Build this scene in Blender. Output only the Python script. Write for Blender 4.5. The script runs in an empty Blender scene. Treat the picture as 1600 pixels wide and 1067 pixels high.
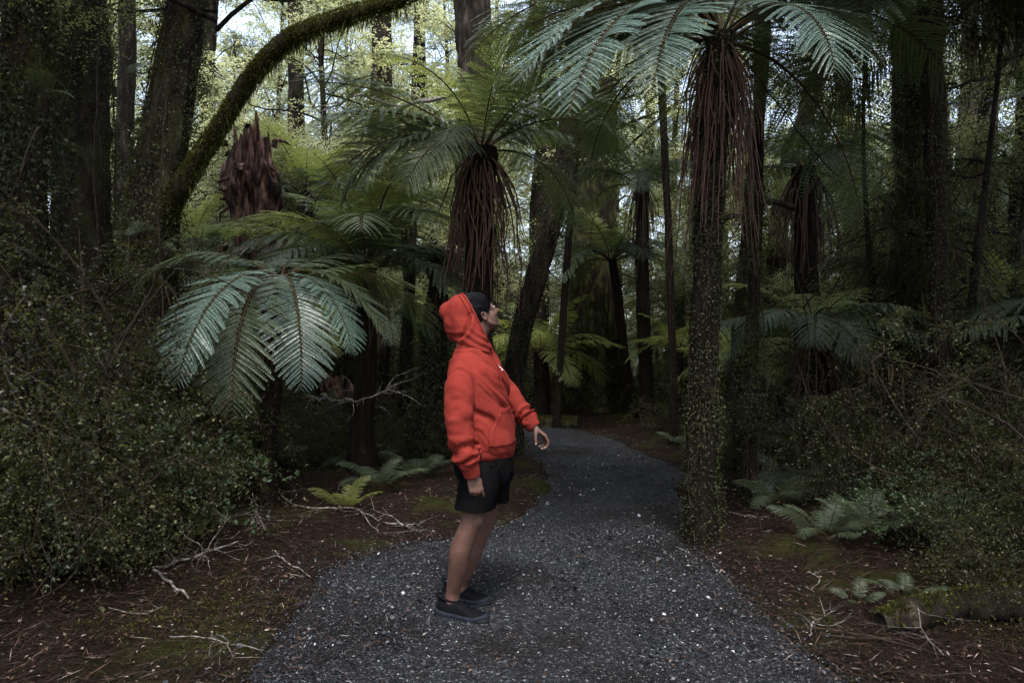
import bpy, bmesh, math
import numpy as np
from mathutils import Vector, Matrix, Quaternion
from mathutils.bvhtree import BVHTree

# ------------------------------------------------------------------ camera, sky, sun, exposure
SC = bpy.context.scene
COL = SC.collection
FOC, EYE, HOR = 1100.0, 1.41, 545.0
cam_d = bpy.data.cameras.new('camera'); cam = bpy.data.objects.new('camera', cam_d); COL.objects.link(cam)
cam.location = (0, 0, EYE); cam.rotation_euler = (math.radians(90), 0, 0)
cam_d.sensor_width = 36; cam_d.lens = 36 * FOC / 1600; cam_d.shift_y = (HOR - 533.5) / 1600
cam_d.clip_start = 0.05; cam_d.clip_end = 600
SC.camera = cam
W = bpy.data.worlds.new('World'); SC.world = W; W.use_nodes = True
wn = W.node_tree; wn.nodes.clear()
SUN_EL, SUN_AZ = math.radians(62), math.radians(178)      # azimuth from +Y towards +X
sky = wn.nodes.new('ShaderNodeTexSky'); sky.sky_type = 'NISHITA'; sky.sun_disc = False
sky.sun_elevation = SUN_EL; sky.sun_rotation = SUN_AZ; sky.air_density = 1.0; sky.dust_density = 3.0; sky.ozone_density = 1.5
hsv = wn.nodes.new('ShaderNodeHueSaturation'); hsv.inputs['Saturation'].default_value = 0.7
bg = wn.nodes.new('ShaderNodeBackground'); bg.inputs['Strength'].default_value = 0.15
wo = wn.nodes.new('ShaderNodeOutputWorld')
wn.links.new(sky.outputs[0], hsv.inputs['Color']); wn.links.new(hsv.outputs[0], bg.inputs['Color']); wn.links.new(bg.outputs[0], wo.inputs['Surface'])
sun_d = bpy.data.lights.new('sun', 'SUN'); sun_d.energy = 0.85; sun_d.angle = math.radians(12); sun_d.color = (1.0, 0.97, 0.92)
sun = bpy.data.objects.new('sun', sun_d); COL.objects.link(sun)
sdir = Vector((math.sin(SUN_AZ) * math.cos(SUN_EL), math.cos(SUN_AZ) * math.cos(SUN_EL), math.sin(SUN_EL)))
sun.rotation_euler = (-sdir).to_track_quat('-Z', 'Y').to_euler()
sun.location = sdir * 60
SC.view_settings.view_transform = 'Standard'
try: SC.view_settings.look = 'None'
except Exception: pass
SC.view_settings.gamma = 1.0; SC.view_settings.exposure = 2.05; SC.view_settings.use_curve_mapping = False
SC.cycles.max_bounces = 5; SC.cycles.diffuse_bounces = 3; SC.cycles.glossy_bounces = 2; SC.cycles.transmission_bounces = 3
SC.cycles.use_denoising = True; SC.cycles.use_adaptive_sampling = False; SC.cycles.sample_clamp_indirect = 4.0; SC.cycles.caustics_reflective = False; SC.cycles.caustics_refractive = False

# ------------------------------------------------------------------ helpers
def P(px, py, d): return np.array([(px - 800) / FOC * d, d, EYE + (HOR - py) / FOC * d])
def G(px, py):
    d = EYE * FOC / (py - HOR); return np.array([(px - 800) / FOC * d, d, 0.0])
def nz(v): return v / np.maximum(np.linalg.norm(v, axis=-1, keepdims=True), 1e-9)
def sstep(a, b, x):
    t = np.clip((x - a) / (b - a), 0, 1); return t * t * (3 - 2 * t)
def vnoise(p, seed=0):
    p = np.asarray(p, float); i = np.floor(p).astype(np.int64); f = p - i; u = f * f * (3 - 2 * f)
    def h(a, b, c):
        n = (a * 374761393 + b * 668265263 + c * 2147483647 + seed * 1274126177) & 0xffffffff
        n = ((n ^ (n >> 13)) * 1274126177) & 0xffffffff
        n = n ^ (n >> 16); return (n & 0xffff) / 32767.5 - 1
    x, y, z = i[..., 0], i[..., 1], i[..., 2]; ux, uy, uz = u[..., 0], u[..., 1], u[..., 2]
    def L(a, b, t): return a + (b - a) * t
    return L(L(L(h(x, y, z), h(x+1, y, z), ux), L(h(x, y+1, z), h(x+1, y+1, z), ux), uy),
             L(L(h(x, y, z+1), h(x+1, y, z+1), ux), L(h(x, y+1, z+1), h(x+1, y+1, z+1), ux), uy), uz)
def fbm(p, o=3, seed=0):
    s = 0; a = 1.0; q = np.asarray(p, float)
    for k in range(o): s = s + a * vnoise(q, seed + k); a *= .5; q = q * 2.03
    return s

class MB:
    def __init__(s): s.V = []; s.Q = []; s.T = []; s.n = 0
    def add(s, V, Q=None, T=None):
        V = np.asarray(V, float).reshape(-1, 3); s.V.append(V)
        if Q is not None and len(Q): s.Q.append(np.asarray(Q) + s.n)
        if T is not None and len(T): s.T.append(np.asarray(T) + s.n)
        s.n += len(V); return s
    def mesh(s, name, mat=None, smooth=False):
        me = bpy.data.meshes.new(name); V = np.concatenate(s.V)
        Q = np.concatenate(s.Q).reshape(-1, 4) if s.Q else np.zeros((0, 4), int)
        T = np.concatenate(s.T).reshape(-1, 3) if s.T else np.zeros((0, 3), int)
        me.vertices.add(len(V)); me.vertices.foreach_set('co', V.astype(np.float32).ravel())
        me.loops.add(len(Q) * 4 + len(T) * 3); me.loops.foreach_set('vertex_index', np.concatenate([Q.ravel(), T.ravel()]).astype(np.int32))
        me.polygons.add(len(Q) + len(T))
        ls = np.concatenate([np.arange(len(Q)) * 4, len(Q) * 4 + np.arange(len(T)) * 3]).astype(np.int32)
        me.polygons.foreach_set('loop_start', ls)
        me.polygons.foreach_set('use_smooth', np.full(len(Q) + len(T), smooth))
        me.update(calc_edges=True)
        if mat: me.materials.append(mat)
        return me
def link(name, me, parent=None, loc=None, rot=None, scale=None, kind=None):
    o = bpy.data.objects.new(name, me); COL.objects.link(o)
    if parent is not None: o.parent = parent
    if loc is not None: o.location = loc
    if rot is not None: o.rotation_euler = rot
    if scale is not None: o.scale = scale if hasattr(scale, '__len__') else (scale,) * 3
    if kind: o['kind'] = kind
    return o
def tag(o, label, cat, group=None, kind=None):
    o['label'] = label; o['category'] = cat
    if group: o['group'] = group
    if kind: o['kind'] = kind
    return o
def empty(name, loc, rz=0):
    o = bpy.data.objects.new(name, None); COL.objects.link(o); o.location = loc; o.rotation_euler = (0, 0, rz); o.empty_display_size = .1; return o

def tubes(PL, R, n=3, cap=False):
    """PL (M,K,3) polylines, R (M,K) radii -> verts, quads"""
    PL = np.asarray(PL, float); R = np.asarray(R, float); M, K, _ = PL.shape
    T = nz(np.gradient(PL, axis=1)); mean = nz(T.mean(axis=1))
    ref = np.where(np.abs(mean[:, 2:3]) > .8, np.array([[1., 0, 0]]), np.array([[0, 0, 1.]]))
    A = nz(np.cross(T, ref[:, None, :])); B = np.cross(T, A)
    th = np.arange(n) / n * 2 * np.pi
    V = PL[:, :, None, :] + R[:, :, None, None] * (np.cos(th)[None, None, :, None] * A[:, :, None, :] + np.sin(th)[None, None, :, None] * B[:, :, None, :])
    idx = np.arange(M * K * n).reshape(M, K, n); nx = np.roll(idx, -1, axis=2)
    Q = np.stack([idx[:, :-1], nx[:, :-1], nx[:, 1:], idx[:, 1:]], -1).reshape(-1, 4)
    return V.reshape(-1, 3), Q
def leafquads(p, d, nrm, L, Wd, fold=.15):
    d = nz(d); s = nz(np.cross(d, nrm)); n2 = np.cross(s, d); L = np.asarray(L).reshape(-1, 1) * np.ones((len(p), 1)); Wd = np.asarray(Wd).reshape(-1, 1) * np.ones((len(p), 1))
    V = np.stack([p, p + d * L * .45 + s * Wd / 2 + n2 * Wd * fold, p + d * L, p + d * L * .45 - s * Wd / 2 + n2 * Wd * fold], 1).reshape(-1, 3)
    return V, np.arange(len(p) * 4).reshape(-1, 4)
def rdir(r, n):
    return nz(r.normal(size=(n, 3)))
def bez(pts, n):
    """Catmull-Rom through pts, n samples"""
    p = np.asarray(pts, float); m = len(p) - 1; q = np.vstack([2 * p[0] - p[1], p, 2 * p[-1] - p[-2]])
    t = np.linspace(0, m, n); i = np.minimum(t.astype(int), m - 1); f = (t - i)[:, None]
    a, b, c, d = q[i], q[i + 1], q[i + 2], q[i + 3]
    return .5 * (2 * b + (c - a) * f + (2 * a - 5 * b + 4 * c - d) * f ** 2 + (3 * b - a - 3 * c + d) * f ** 3)

# ------------------------------------------------------------------ materials
def nodes(name):
    m = bpy.data.materials.new(name); m.use_nodes = True; nt = m.node_tree; nt.nodes.clear(); return m, nt
def N(nt, typ, **kw):
    n = nt.nodes.new(typ)
    for k, v in kw.items():
        if k in n.inputs.keys(): n.inputs[k].default_value = v
        else: setattr(n, k, v)
    return n
def ramp(nt, src, stops):
    r = nt.nodes.new('ShaderNodeValToRGB'); cr = r.color_ramp
    while len(cr.elements) < len(stops): cr.elements.new(.5)
    for e, (p, c) in zip(cr.elements, stops): e.position = p; e.color = (*c, 1)
    nt.links.new(src, r.inputs[0]); return r.outputs[0]
def leafmat(name, stops, rough=.45, trans=.35, tcol=(.25, .3, .04), spec=.5, clump=1.2, clumpdark=.5):
    m, nt = nodes(name); L = nt.links.new
    g = N(nt, 'ShaderNodeNewGeometry'); col = ramp(nt, g.outputs['Random Per Island'], stops)
    oi = N(nt, 'ShaderNodeObjectInfo'); tc = N(nt, 'ShaderNodeTexCoord')
    no = N(nt, 'ShaderNodeTexNoise', Scale=clump, Detail=2.0); L(tc.outputs['Object'], no.inputs['Vector'])
    hs = N(nt, 'ShaderNodeHueSaturation'); L(col, hs.inputs['Color'])
    mr = N(nt, 'ShaderNodeMapRange'); mr.inputs['From Min'].default_value = .3; mr.inputs['From Max'].default_value = .7; mr.inputs['To Min'].default_value = 1 - clumpdark; mr.inputs['To Max'].default_value = 1 + clumpdark * .6
    L(no.outputs['Fac'], mr.inputs['Value'])
    mr2 = N(nt, 'ShaderNodeMapRange'); mr2.inputs['To Min'].default_value = .75; mr2.inputs['To Max'].default_value = 1.25; L(oi.outputs['Random'], mr2.inputs['Value'])
    mu = N(nt, 'ShaderNodeMath', operation='MULTIPLY'); L(mr.outputs[0], mu.inputs[0]); L(mr2.outputs[0], mu.inputs[1]); L(mu.outputs[0], hs.inputs['Value'])
    pb = N(nt, 'ShaderNodeBsdfPrincipled', Roughness=rough); pb.inputs['Specular IOR Level'].default_value = spec; L(hs.outputs[0], pb.inputs['Base Color'])
    tr = N(nt, 'ShaderNodeBsdfTranslucent'); tr.inputs['Color'].default_value = (*tcol, 1)
    mx = N(nt, 'ShaderNodeMixShader', Fac=trans); L(pb.outputs[0], mx.inputs[1]); L(tr.outputs[0], mx.inputs[2])
    o = N(nt, 'ShaderNodeOutputMaterial'); L(mx.outputs[0], o.inputs['Surface']); return m
def noisemat(name, stops, scale=8, detail=8, rough=.85, bump=.4, bscale=None, stretch=(1, 1, 1), spec=.3, bdist=.02, coord='Object', rr=None, vor=False):
    spec = spec * .35
    m, nt = nodes(name); L = nt.links.new
    tc = N(nt, 'ShaderNodeTexCoord'); mp = N(nt, 'ShaderNodeMapping'); mp.inputs['Scale'].default_value = stretch; L(tc.outputs[coord], mp.inputs[0])
    no = N(nt, 'ShaderNodeTexNoise', Scale=scale, Detail=detail, Roughness=.65); L(mp.outputs[0], no.inputs['Vector'])
    col = ramp(nt, no.outputs['Fac'], stops)
    pb = N(nt, 'ShaderNodeBsdfPrincipled', Roughness=rough); pb.inputs['Specular IOR Level'].default_value = spec; L(col, pb.inputs['Base Color'])
    if vor:
        n2 = N(nt, 'ShaderNodeTexVoronoi', Scale=bscale or scale * 2); L(mp.outputs[0], n2.inputs['Vector']); h = n2.outputs['Distance']
    else:
        n2 = N(nt, 'ShaderNodeTexNoise', Scale=bscale or scale * 2, Detail=6.0, Roughness=.7); L(mp.outputs[0], n2.inputs['Vector']); h = n2.outputs['Fac']
    bp = N(nt, 'ShaderNodeBump', Strength=bump, Distance=bdist); L(h, bp.inputs['Height']); L(bp.outputs[0], pb.inputs['Normal'])
    if rr:
        rm = N(nt, 'ShaderNodeMapRange'); rm.inputs['To Min'].default_value = rr[0]; rm.inputs['To Max'].default_value = rr[1]; L(n2.outputs[0], rm.inputs['Value']); L(rm.outputs[0], pb.inputs['Roughness'])
    o = N(nt, 'ShaderNodeOutputMaterial'); L(pb.outputs[0], o.inputs['Surface']); return m
def islandmat(name, stops, rough=.7, spec=.4, bump=0):
    m, nt = nodes(name); L = nt.links.new
    g = N(nt, 'ShaderNodeNewGeometry'); col = ramp(nt, g.outputs['Random Per Island'], stops)
    pb = N(nt, 'ShaderNodeBsdfPrincipled', Roughness=rough); pb.inputs['Specular IOR Level'].default_value = spec; L(col, pb.inputs['Base Color'])
    if bump:
        tc = N(nt, 'ShaderNodeTexCoord'); n2 = N(nt, 'ShaderNodeTexNoise', Scale=bump, Detail=4.0); L(tc.outputs['Object'], n2.inputs['Vector'])
        bp = N(nt, 'ShaderNodeBump', Strength=.5, Distance=.004); L(n2.outputs['Fac'], bp.inputs['Height']); L(bp.outputs[0], pb.inputs['Normal'])
    o = N(nt, 'ShaderNodeOutputMaterial'); L(pb.outputs[0], o.inputs['Surface']); return m

M_frond = leafmat('fern_frond', [(0, (.045, .07, .04)), (.5, (.068, .1, .056)), (1, (.1, .135, .078))], rough=.42, trans=.22, tcol=(.16, .21, .05), spec=.6, clump=2, clumpdark=.25)
M_silver = leafmat('silver_frond', [(0, (.08, .14, .11)), (.5, (.125, .2, .165)), (1, (.2, .285, .24))], rough=.33, trans=.15, tcol=(.12, .16, .06), spec=.9, clump=2, clumpdark=.2)
M_blue = leafmat('blue_grey_frond', [(0, (.06, .085, .08)), (.5, (.085, .115, .11)), (1, (.12, .155, .15))], rough=.33, trans=.12, tcol=(.1, .14, .06), spec=.9, clump=2, clumpdark=.25)
M_frondlit = leafmat('lit_frond', [(0, (.1, .13, .04)), (.5, (.16, .2, .055)), (1, (.25, .28, .08))], rough=.42, trans=.42, tcol=(.48, .54, .12), spec=.5, clump=2, clumpdark=.2)  # lit copy of the frond: light through it put into the yellow green
M_deadfr = leafmat('dead_frond', [(0, (.09, .05, .03)), (1, (.2, .12, .07))], rough=.8, trans=.2, tcol=(.2, .12, .05), spec=.2)
M_rachis = noisemat('frond_rib', [(.3, (.03, .018, .01)), (.7, (.07, .05, .025))], scale=20, rough=.6)
M_small = leafmat('small_leaf', [(0, (.006, .007, .004)), (.55, (.024, .026, .011)), (.88, (.06, .062, .024)), (1, (.15, .15, .065))], rough=.36, trans=.3, tcol=(.18, .2, .04), spec=.3, clump=1.6, clumpdark=.65)  # glints are put into the colour of the brightest leaves
M_creeper = leafmat('creeper_leaf', [(0, (.01, .012, .006)), (.55, (.035, .042, .015)), (.88, (.055, .062, .022)), (1, (.095, .11, .045))], rough=.5, trans=.2, tcol=(.12, .15, .03), spec=.25, clump=2.5, clumpdark=.6)  # wide leaf tones, the palest end painted in as glints
M_glossy = leafmat('glossy_leaf', [(0, (.025, .04, .02)), (.6, (.04, .065, .03)), (1, (.07, .11, .055))], rough=.42, trans=.2, tcol=(.14, .2, .03), spec=.35)
M_canopy = leafmat('canopy_leaf', [(0, (.09, .11, .05)), (.5, (.18, .205, .095)), (1, (.3, .3, .14))], rough=.5, trans=.55, tcol=(.72, .76, .42), spec=.4, clump=.5, clumpdark=.4)
M_canopy2 = leafmat('dark_canopy_leaf', [(0, (.035, .048, .022)), (.6, (.065, .082, .032)), (1, (.13, .145, .065))], rough=.42, trans=.45, tcol=(.42, .44, .16), spec=.5, clump=.6, clumpdark=.45)
M_mossleaf = leafmat('moss_tuft', [(0, (.015, .016, .006)), (.6, (.035, .038, .011)), (1, (.13, .125, .033))], rough=.8, trans=.25, tcol=(.2, .2, .03), spec=.05, clump=4, clumpdark=.5)
M_hang = leafmat('hanging_moss', [(0, (.06, .04, .025)), (.6, (.1, .075, .04)), (1, (.14, .11, .06))], rough=.9, trans=.3, tcol=(.2, .15, .07), spec=.1)
M_bark = noisemat('mossy_bark', [(.35, (.008, .006, .005)), (.5, (.035, .026, .019)), (.6, (.045, .045, .018)), (.72, (.16, .14, .11))], scale=5, rough=.85, bump=.9, bscale=18, stretch=(1, 1, .35), bdist=.05)
M_mossbark = noisemat('moss_covered_bark', [(.36, (.012, .01, .007)), (.48, (.03, .026, .016)), (.56, (.05, .052, .02)), (.7, (.12, .12, .045))], scale=11, rough=.95, bump=1, bscale=16, stretch=(1, 1, .4), bdist=.08)
M_bark2 = noisemat('dark_bark', [(.38, (.006, .005, .004)), (.55, (.025, .019, .015)), (.72, (.09, .075, .062))], scale=9, rough=.85, bump=.9, bscale=25, stretch=(1, 1, .25), bdist=.03)
M_fernbark = noisemat('fern_trunk_fibre', [(.35, (.005, .004, .003)), (.6, (.018, .012, .009)), (.8, (.045, .03, .022))], scale=30, rough=.9, bump=1, bscale=60, stretch=(1, 1, .12), bdist=.02)
M_stalk = islandmat('dead_stalk', [(0, (.022, .012, .009)), (.55, (.06, .03, .021)), (1, (.16, .085, .062))], rough=.55, spec=.25)
M_red = noisemat('splintered_red_wood', [(.4, (.012, .007, .005)), (.5, (.05, .026, .02)), (.58, (.15, .08, .06)), (.72, (.42, .28, .23))], scale=9, rough=.75, bump=1, bscale=14, stretch=(1, 1, .22), bdist=.08)
M_twig = noisemat('pale_dead_twig', [(.38, (.05, .04, .032)), (.52, (.17, .15, .135)), (.7, (.42, .42, .43))], scale=25, rough=.75, bump=.3, spec=.4)
M_twigdark = noisemat('brown_twig', [(.35, (.012, .009, .007)), (.7, (.06, .043, .031))], scale=20, rough=.8, bump=.4)
M_litter = islandmat('leaf_litter', [(0, (.009, .005, .004)), (.45, (.015, .008, .006)), (.76, (.042, .022, .016)), (.93, (.14, .085, .064)), (1, (.36, .31, .28))], rough=.65, spec=.15)
M_stone = islandmat('gravel_stone', [(0, (.008, .009, .012)), (.5, (.02, .0215, .026)), (.84, (.06, .064, .075)), (.97, (.14, .147, .162)), (.993, (.34, .35, .37)), (1, (.6, .62, .66))], rough=.6, spec=.2)
# ------------------------------------------------------------------ the ground and the gravel path
Lp = [(250,1200),(385,1067),(435,990),(480,930),(540,880),(640,850),(760,825),(830,790),(860,748),(842,718),(790,700),(700,688),(560,676)]
Rp = [(1500,1200),(1330,1067),(1230,980),(1180,920),(1110,870),(1085,845),(1068,800),(1068,760),(1060,728),(1000,705),(940,682),(860,663),(600,650)]
LW = np.array([[-1.6, -3, 0]] + [G(*p) for p in Lp]); RW = np.array([[1.8, -3, 0]] + [G(*p) for p in Rp])
PN = 200
LS, RS = bez(LW, PN), bez(RW, PN)
rg = np.random.default_rng(5)
wob = lambda P_, s: P_ + np.stack([fbm(P_ * 1.7 + s, 3) * .07, fbm(P_ * 1.7 + s + 9, 3) * .07, np.zeros(len(P_))], 1)
LS, RS = wob(LS, 3), wob(RS, 17)
LS[:, :2] += .05 * np.stack([vnoise(LS * 6, 3), vnoise(LS * 6, 4)], 1); RS[:, :2] += .05 * np.stack([vnoise(RS * 6, 5), vnoise(RS * 6, 6)], 1)
poly = np.vstack([LS, RS[::-1]])[:, :2]
def inside(x, y):
    x = np.asarray(x, float); y = np.asarray(y, float); c = np.zeros(x.shape, bool); a = poly; b = np.roll(poly, -1, 0)
    for (x1, y1), (x2, y2) in zip(a, b):
        if y1 == y2: continue
        c ^= ((y1 > y) != (y2 > y)) & (x < (x2 - x1) * (y - y1) / (y2 - y1) + x1)
    return c
def dpath(x, y):
    x = np.asarray(x, float).ravel(); y = np.asarray(y, float).ravel(); d = np.full(len(x), 1e9)
    for q in poly: d = np.minimum(d, (x - q[0]) ** 2 + (y - q[1]) ** 2)
    d = np.sqrt(d); return np.where(inside(x, y), -d, d)
mound_c = G(832, 765)
def gz(x, y, d=None):
    x = np.atleast_1d(np.asarray(x, float)); y = np.atleast_1d(np.asarray(y, float))
    if d is None: d = dpath(x, y)
    p = np.stack([x, y, x * 0], -1)
    k = sstep(0, .9, d)
    z = k * (.05 + .09 * fbm(p * .55, 2, 4) + .035 * fbm(p * 2.5, 3, 8)) + sstep(0, .25, d) * .015 * fbm(p * 7, 2, 2)
    z += sstep(1.5, 7, d) * .25 * (vnoise(p * .2, 6) + .7)
    z += .11 * np.exp(-(((x - mound_c[0]) / .28) ** 2 + ((y - mound_c[1]) / .5) ** 2)) * sstep(-.1, .1, d)
    z = z - .03 * sstep(.05, -.1, d)
    return z
def gz1(x, y): return float(gz(x, y)[0])
def GP(px, py):
    g = G(px, py); return np.array([g[0], g[1], gz1(g[0], g[1])])

def axis(lo, hi, n, c, k):
    t = np.linspace(-1, 1, n); s = np.sinh(k * t) / np.sinh(k); return np.where(s < 0, c + (c - lo) * s, c + (hi - c) * s)
gx = axis(-150, 150, 320, 0, 5.2); gy = axis(-60, 220, 320, 4.5, 5.2)
X, Y = np.meshgrid(gx, gy); Dg = dpath(X, Y); Z = gz(X.ravel(), Y.ravel(), Dg)
idx = np.arange(320 * 320).reshape(320, 320)
Q = np.stack([idx[:-1, :-1], idx[:-1, 1:], idx[1:, 1:], idx[1:, :-1]], -1).reshape(-1, 4)
m, nt = nodes('forest_floor'); L = nt.links.new
ge = N(nt, 'ShaderNodeNewGeometry'); n1 = N(nt, 'ShaderNodeTexNoise', Scale=1.1, Detail=7.0, Roughness=.6); n2 = N(nt, 'ShaderNodeTexNoise', Scale=38.0, Detail=6.0, Roughness=.75)
L(ge.outputs['Position'], n1.inputs['Vector']); L(ge.outputs['Position'], n2.inputs['Vector'])
c1 = ramp(nt, n2.outputs['Fac'], [(.35, (.006, .004, .003)), (.5, (.014, .009, .007)), (.62, (.036, .022, .016)), (.78, (.1, .072, .057))])
c2 = ramp(nt, n2.outputs['Fac'], [(.3, (.01, .011, .004)), (.7, (.04, .042, .011))])
f = ramp(nt, n1.outputs['Fac'], [(.52, (0, 0, 0)), (.62, (1, 1, 1))])
mx = N(nt, 'ShaderNodeMixRGB'); L(f, mx.inputs[0]); L(c1, mx.inputs[1]); L(c2, mx.inputs[2])
pb = N(nt, 'ShaderNodeBsdfPrincipled', Roughness=.9); pb.inputs['Specular IOR Level'].default_value = .06; L(mx.outputs[0], pb.inputs['Base Color'])
bp = N(nt, 'ShaderNodeBump', Strength=.9, Distance=.03); L(n2.outputs['Fac'], bp.inputs['Height']); L(bp.outputs[0], pb.inputs['Normal'])
o = N(nt, 'ShaderNodeOutputMaterial'); L(pb.outputs[0], o.inputs['Surface']); M_ground = m
g_ob = link('ground', MB().add(np.stack([X.ravel(), Y.ravel(), Z], 1), Q).mesh('ground', M_ground, True), kind='structure')

m, nt = nodes('gravel'); L = nt.links.new
ge = N(nt, 'ShaderNodeNewGeometry'); v1 = N(nt, 'ShaderNodeTexVoronoi', Scale=95.0); n1 = N(nt, 'ShaderNodeTexNoise', Scale=1.3, Detail=5.0); v2 = N(nt, 'ShaderNodeTexVoronoi', Scale=260.0)
for q in (v1, n1, v2): L(ge.outputs['Position'], q.inputs['Vector'])
sp = N(nt, 'ShaderNodeSeparateColor'); L(v1.outputs['Color'], sp.inputs[0])
c1 = ramp(nt, sp.outputs[0], [(0, (.009, .01, .013)), (.6, (.019, .0205, .025)), (.95, (.052, .056, .066)), (1, (.25, .26, .28))])
c2 = ramp(nt, n1.outputs['Fac'], [(.38, (.5, .43, .38)), (.5, (.85, .82, .8)), (.62, (1.0, 1.0, 1.0))])
mx = N(nt, 'ShaderNodeMixRGB', blend_type='MULTIPLY'); mx.inputs[0].default_value = 1; L(c1, mx.inputs[1]); L(c2, mx.inputs[2])
pb = N(nt, 'ShaderNodeBsdfPrincipled', Roughness=.65); pb.inputs['Specular IOR Level'].default_value = .2; L(mx.outputs[0], pb.inputs['Base Color'])
bp = N(nt, 'ShaderNodeBump', Strength=.8, Distance=.012, invert=True); L(v1.outputs['Distance'], bp.inputs['Height']); L(bp.outputs[0], pb.inputs['Normal'])
o = N(nt, 'ShaderNodeOutputMaterial'); L(pb.outputs[0], o.inputs['Surface']); M_gravel = m
U = 24; tt = np.linspace(0, 1, U)
PV = LS[:, None] * (1 - tt)[None, :, None] + RS[:, None] * tt[None, :, None]
edge = np.minimum(tt, 1 - tt)[None, :] * np.ones((PN, 1))
PV[..., 2] = .004 + .012 * np.sin(np.pi * tt)[None, :] + .008 * fbm(PV * 1.5, 2, 3) - .02 * (edge < .01)
idx = np.arange(PN * U).reshape(PN, U)
Qp = np.stack([idx[:-1, :-1], idx[:-1, 1:], idx[1:, 1:], idx[1:, :-1]], -1).reshape(-1, 4)
link('gravel_path', MB().add(PV.reshape(-1, 3), Qp).mesh('gravel_path', M_gravel, True), kind='structure')

# loose stones: low octahedra, dense near the eye
def stones(n, rmin, rmax, ymax, seed, power=1.0):
    r = np.random.default_rng(seed); y = 2.0 + (ymax - 2.0) * r.random(n * 6) ** power; x = r.uniform(-3, 3.5, n * 6)
    d = dpath(x, y); keep = (d < .0) | ((d < .45) & (r.random(len(d)) < .7 * np.exp(-d * 5.5))); x, y = x[keep][:n], y[keep][:n]
    n = len(x); R = r.uniform(rmin, rmax, n) * (1 + 1.2 * (r.random(n) > .96))
    base = np.array([[1, 0, 0], [-.5, .87, 0], [-.5, -.87, 0], [.2, .3, 1], [-.3, -.2, -1], [.5, -.6, .7]], float)[None] * r.uniform(.7, 1.3, (n, 6, 3))
    a = r.uniform(0, 6.28, n); ca, sa = np.cos(a), np.sin(a)
    b = base * np.stack([R, R * r.uniform(.55, .9, n), R * r.uniform(.35, .65, n)], 1)[:, None]
    bx = b[..., 0] * ca[:, None] - b[..., 1] * sa[:, None]; by = b[..., 0] * sa[:, None] + b[..., 1] * ca[:, None]
    tl = r.normal(0, .3, (n, 2)); bz = b[..., 2] + bx * tl[:, :1] + by * tl[:, 1:]
    dd = dpath(x, y); z = np.where(dd < 0, .012 + .006 * np.clip(-dd, 0, 1), gz(x, y, dd)) + R * .25
    V = np.stack([bx + x[:, None], by + y[:, None], bz + z[:, None]], -1).reshape(-1, 3)
    T = np.array([[0, 1, 3], [1, 2, 3], [2, 5, 3], [5, 0, 3], [1, 0, 4], [2, 1, 4], [0, 5, 4], [5, 2, 4]])
    return V, (T[None] + np.arange(n)[:, None, None] * 6).reshape(-1, 3)
mb = MB(); V, T = stones(32000, .003, .0075, 5.6, 1, 1.15); mb.add(V, T=T); V, T = stones(10000, .006, .011, 12, 2, 1.0); mb.add(V, T=T)
o = link('gravel_stones', mb.mesh('gravel_stones', M_stone)); tag(o, 'loose blue grey stones strewn over the curving gravel path', 'gravel', kind='stuff')

# litter: thin curled strips and brown leaves
r = np.random.default_rng(7); n = 115000
y = 2.1 + 13 * r.random(n) ** 1.3; x = (r.random(n) * 2 - 1) * (1.2 + y * .78)
d = dpath(x, y); keep = (d > -.02) | (r.random(n) < .035 + .16 * (fbm(np.stack([x, y, x * 0], -1) * 1.6, 3, 21) > .45) + .8 * np.exp(d * 3.4)); x, y, d = x[keep], y[keep], d[keep]; n = len(x)
z = np.where(d < 0, .02, gz(x, y, d)) + .004 + .02 * r.random(n) ** 2
a = r.uniform(0, 6.28, n); dr = np.stack([np.cos(a), np.sin(a), r.normal(0, .22, n)], 1); nr = nz(np.stack([r.normal(0, .4, n), r.normal(0, .4, n), np.ones(n)], 1))
isleaf = r.random(n) < .45; Ls = np.where(isleaf, r.uniform(.01, .03, n), r.uniform(.03, .15, n)); Ws = np.where(isleaf, Ls * r.uniform(.35, .6, n), r.uniform(.0015, .0045, n))
V, Qd = leafquads(np.stack([x, y, z], 1), dr, nr, Ls, Ws, .25)
o = link('leaf_litter', MB().add(V, Qd).mesh('leaf_litter', M_litter)); tag(o, 'reddish brown fallen leaves and needles covering the forest floor', 'leaf litter', kind='stuff')
# moss tufts in patches
n = 260000; y = 2.1 + 9 * r.random(n) ** 1.6; x = (r.random(n) * 2 - 1) * (1.2 + y * .78)
d = dpath(x, y); p = np.stack([x, y, x * 0], -1); pm = fbm(p * 1.1, 3, 31) + 1.0 * np.exp(-((x + 1.3) ** 2 + (y - 3.5) ** 2) / .4) - .25 * (y > 5) + 1.2 * np.exp(-(((x - mound_c[0]) / .3) ** 2 + ((y - mound_c[1]) / .45) ** 2))
keep = (d > .0) & (pm + r.normal(0, .2, n) >  .5); x, y, d = x[keep], y[keep], d[keep]; n = len(x)
z = gz(x, y, d); a = r.uniform(0, 6.28, n)
dr = np.stack([np.cos(a) * .8, np.sin(a) * .8, r.uniform(.3, 1.2, n)], 1); V, Qd = leafquads(np.stack([x, y, z], 1), dr, rdir(r, n), r.uniform(.008, .02, n), r.uniform(.004, .009, n))
o = link('moss_patches', MB().add(V, Qd).mesh('moss_patches', M_mossleaf)); tag(o, 'low olive green moss growing in patches beside the path', 'moss', kind='stuff')
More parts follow.
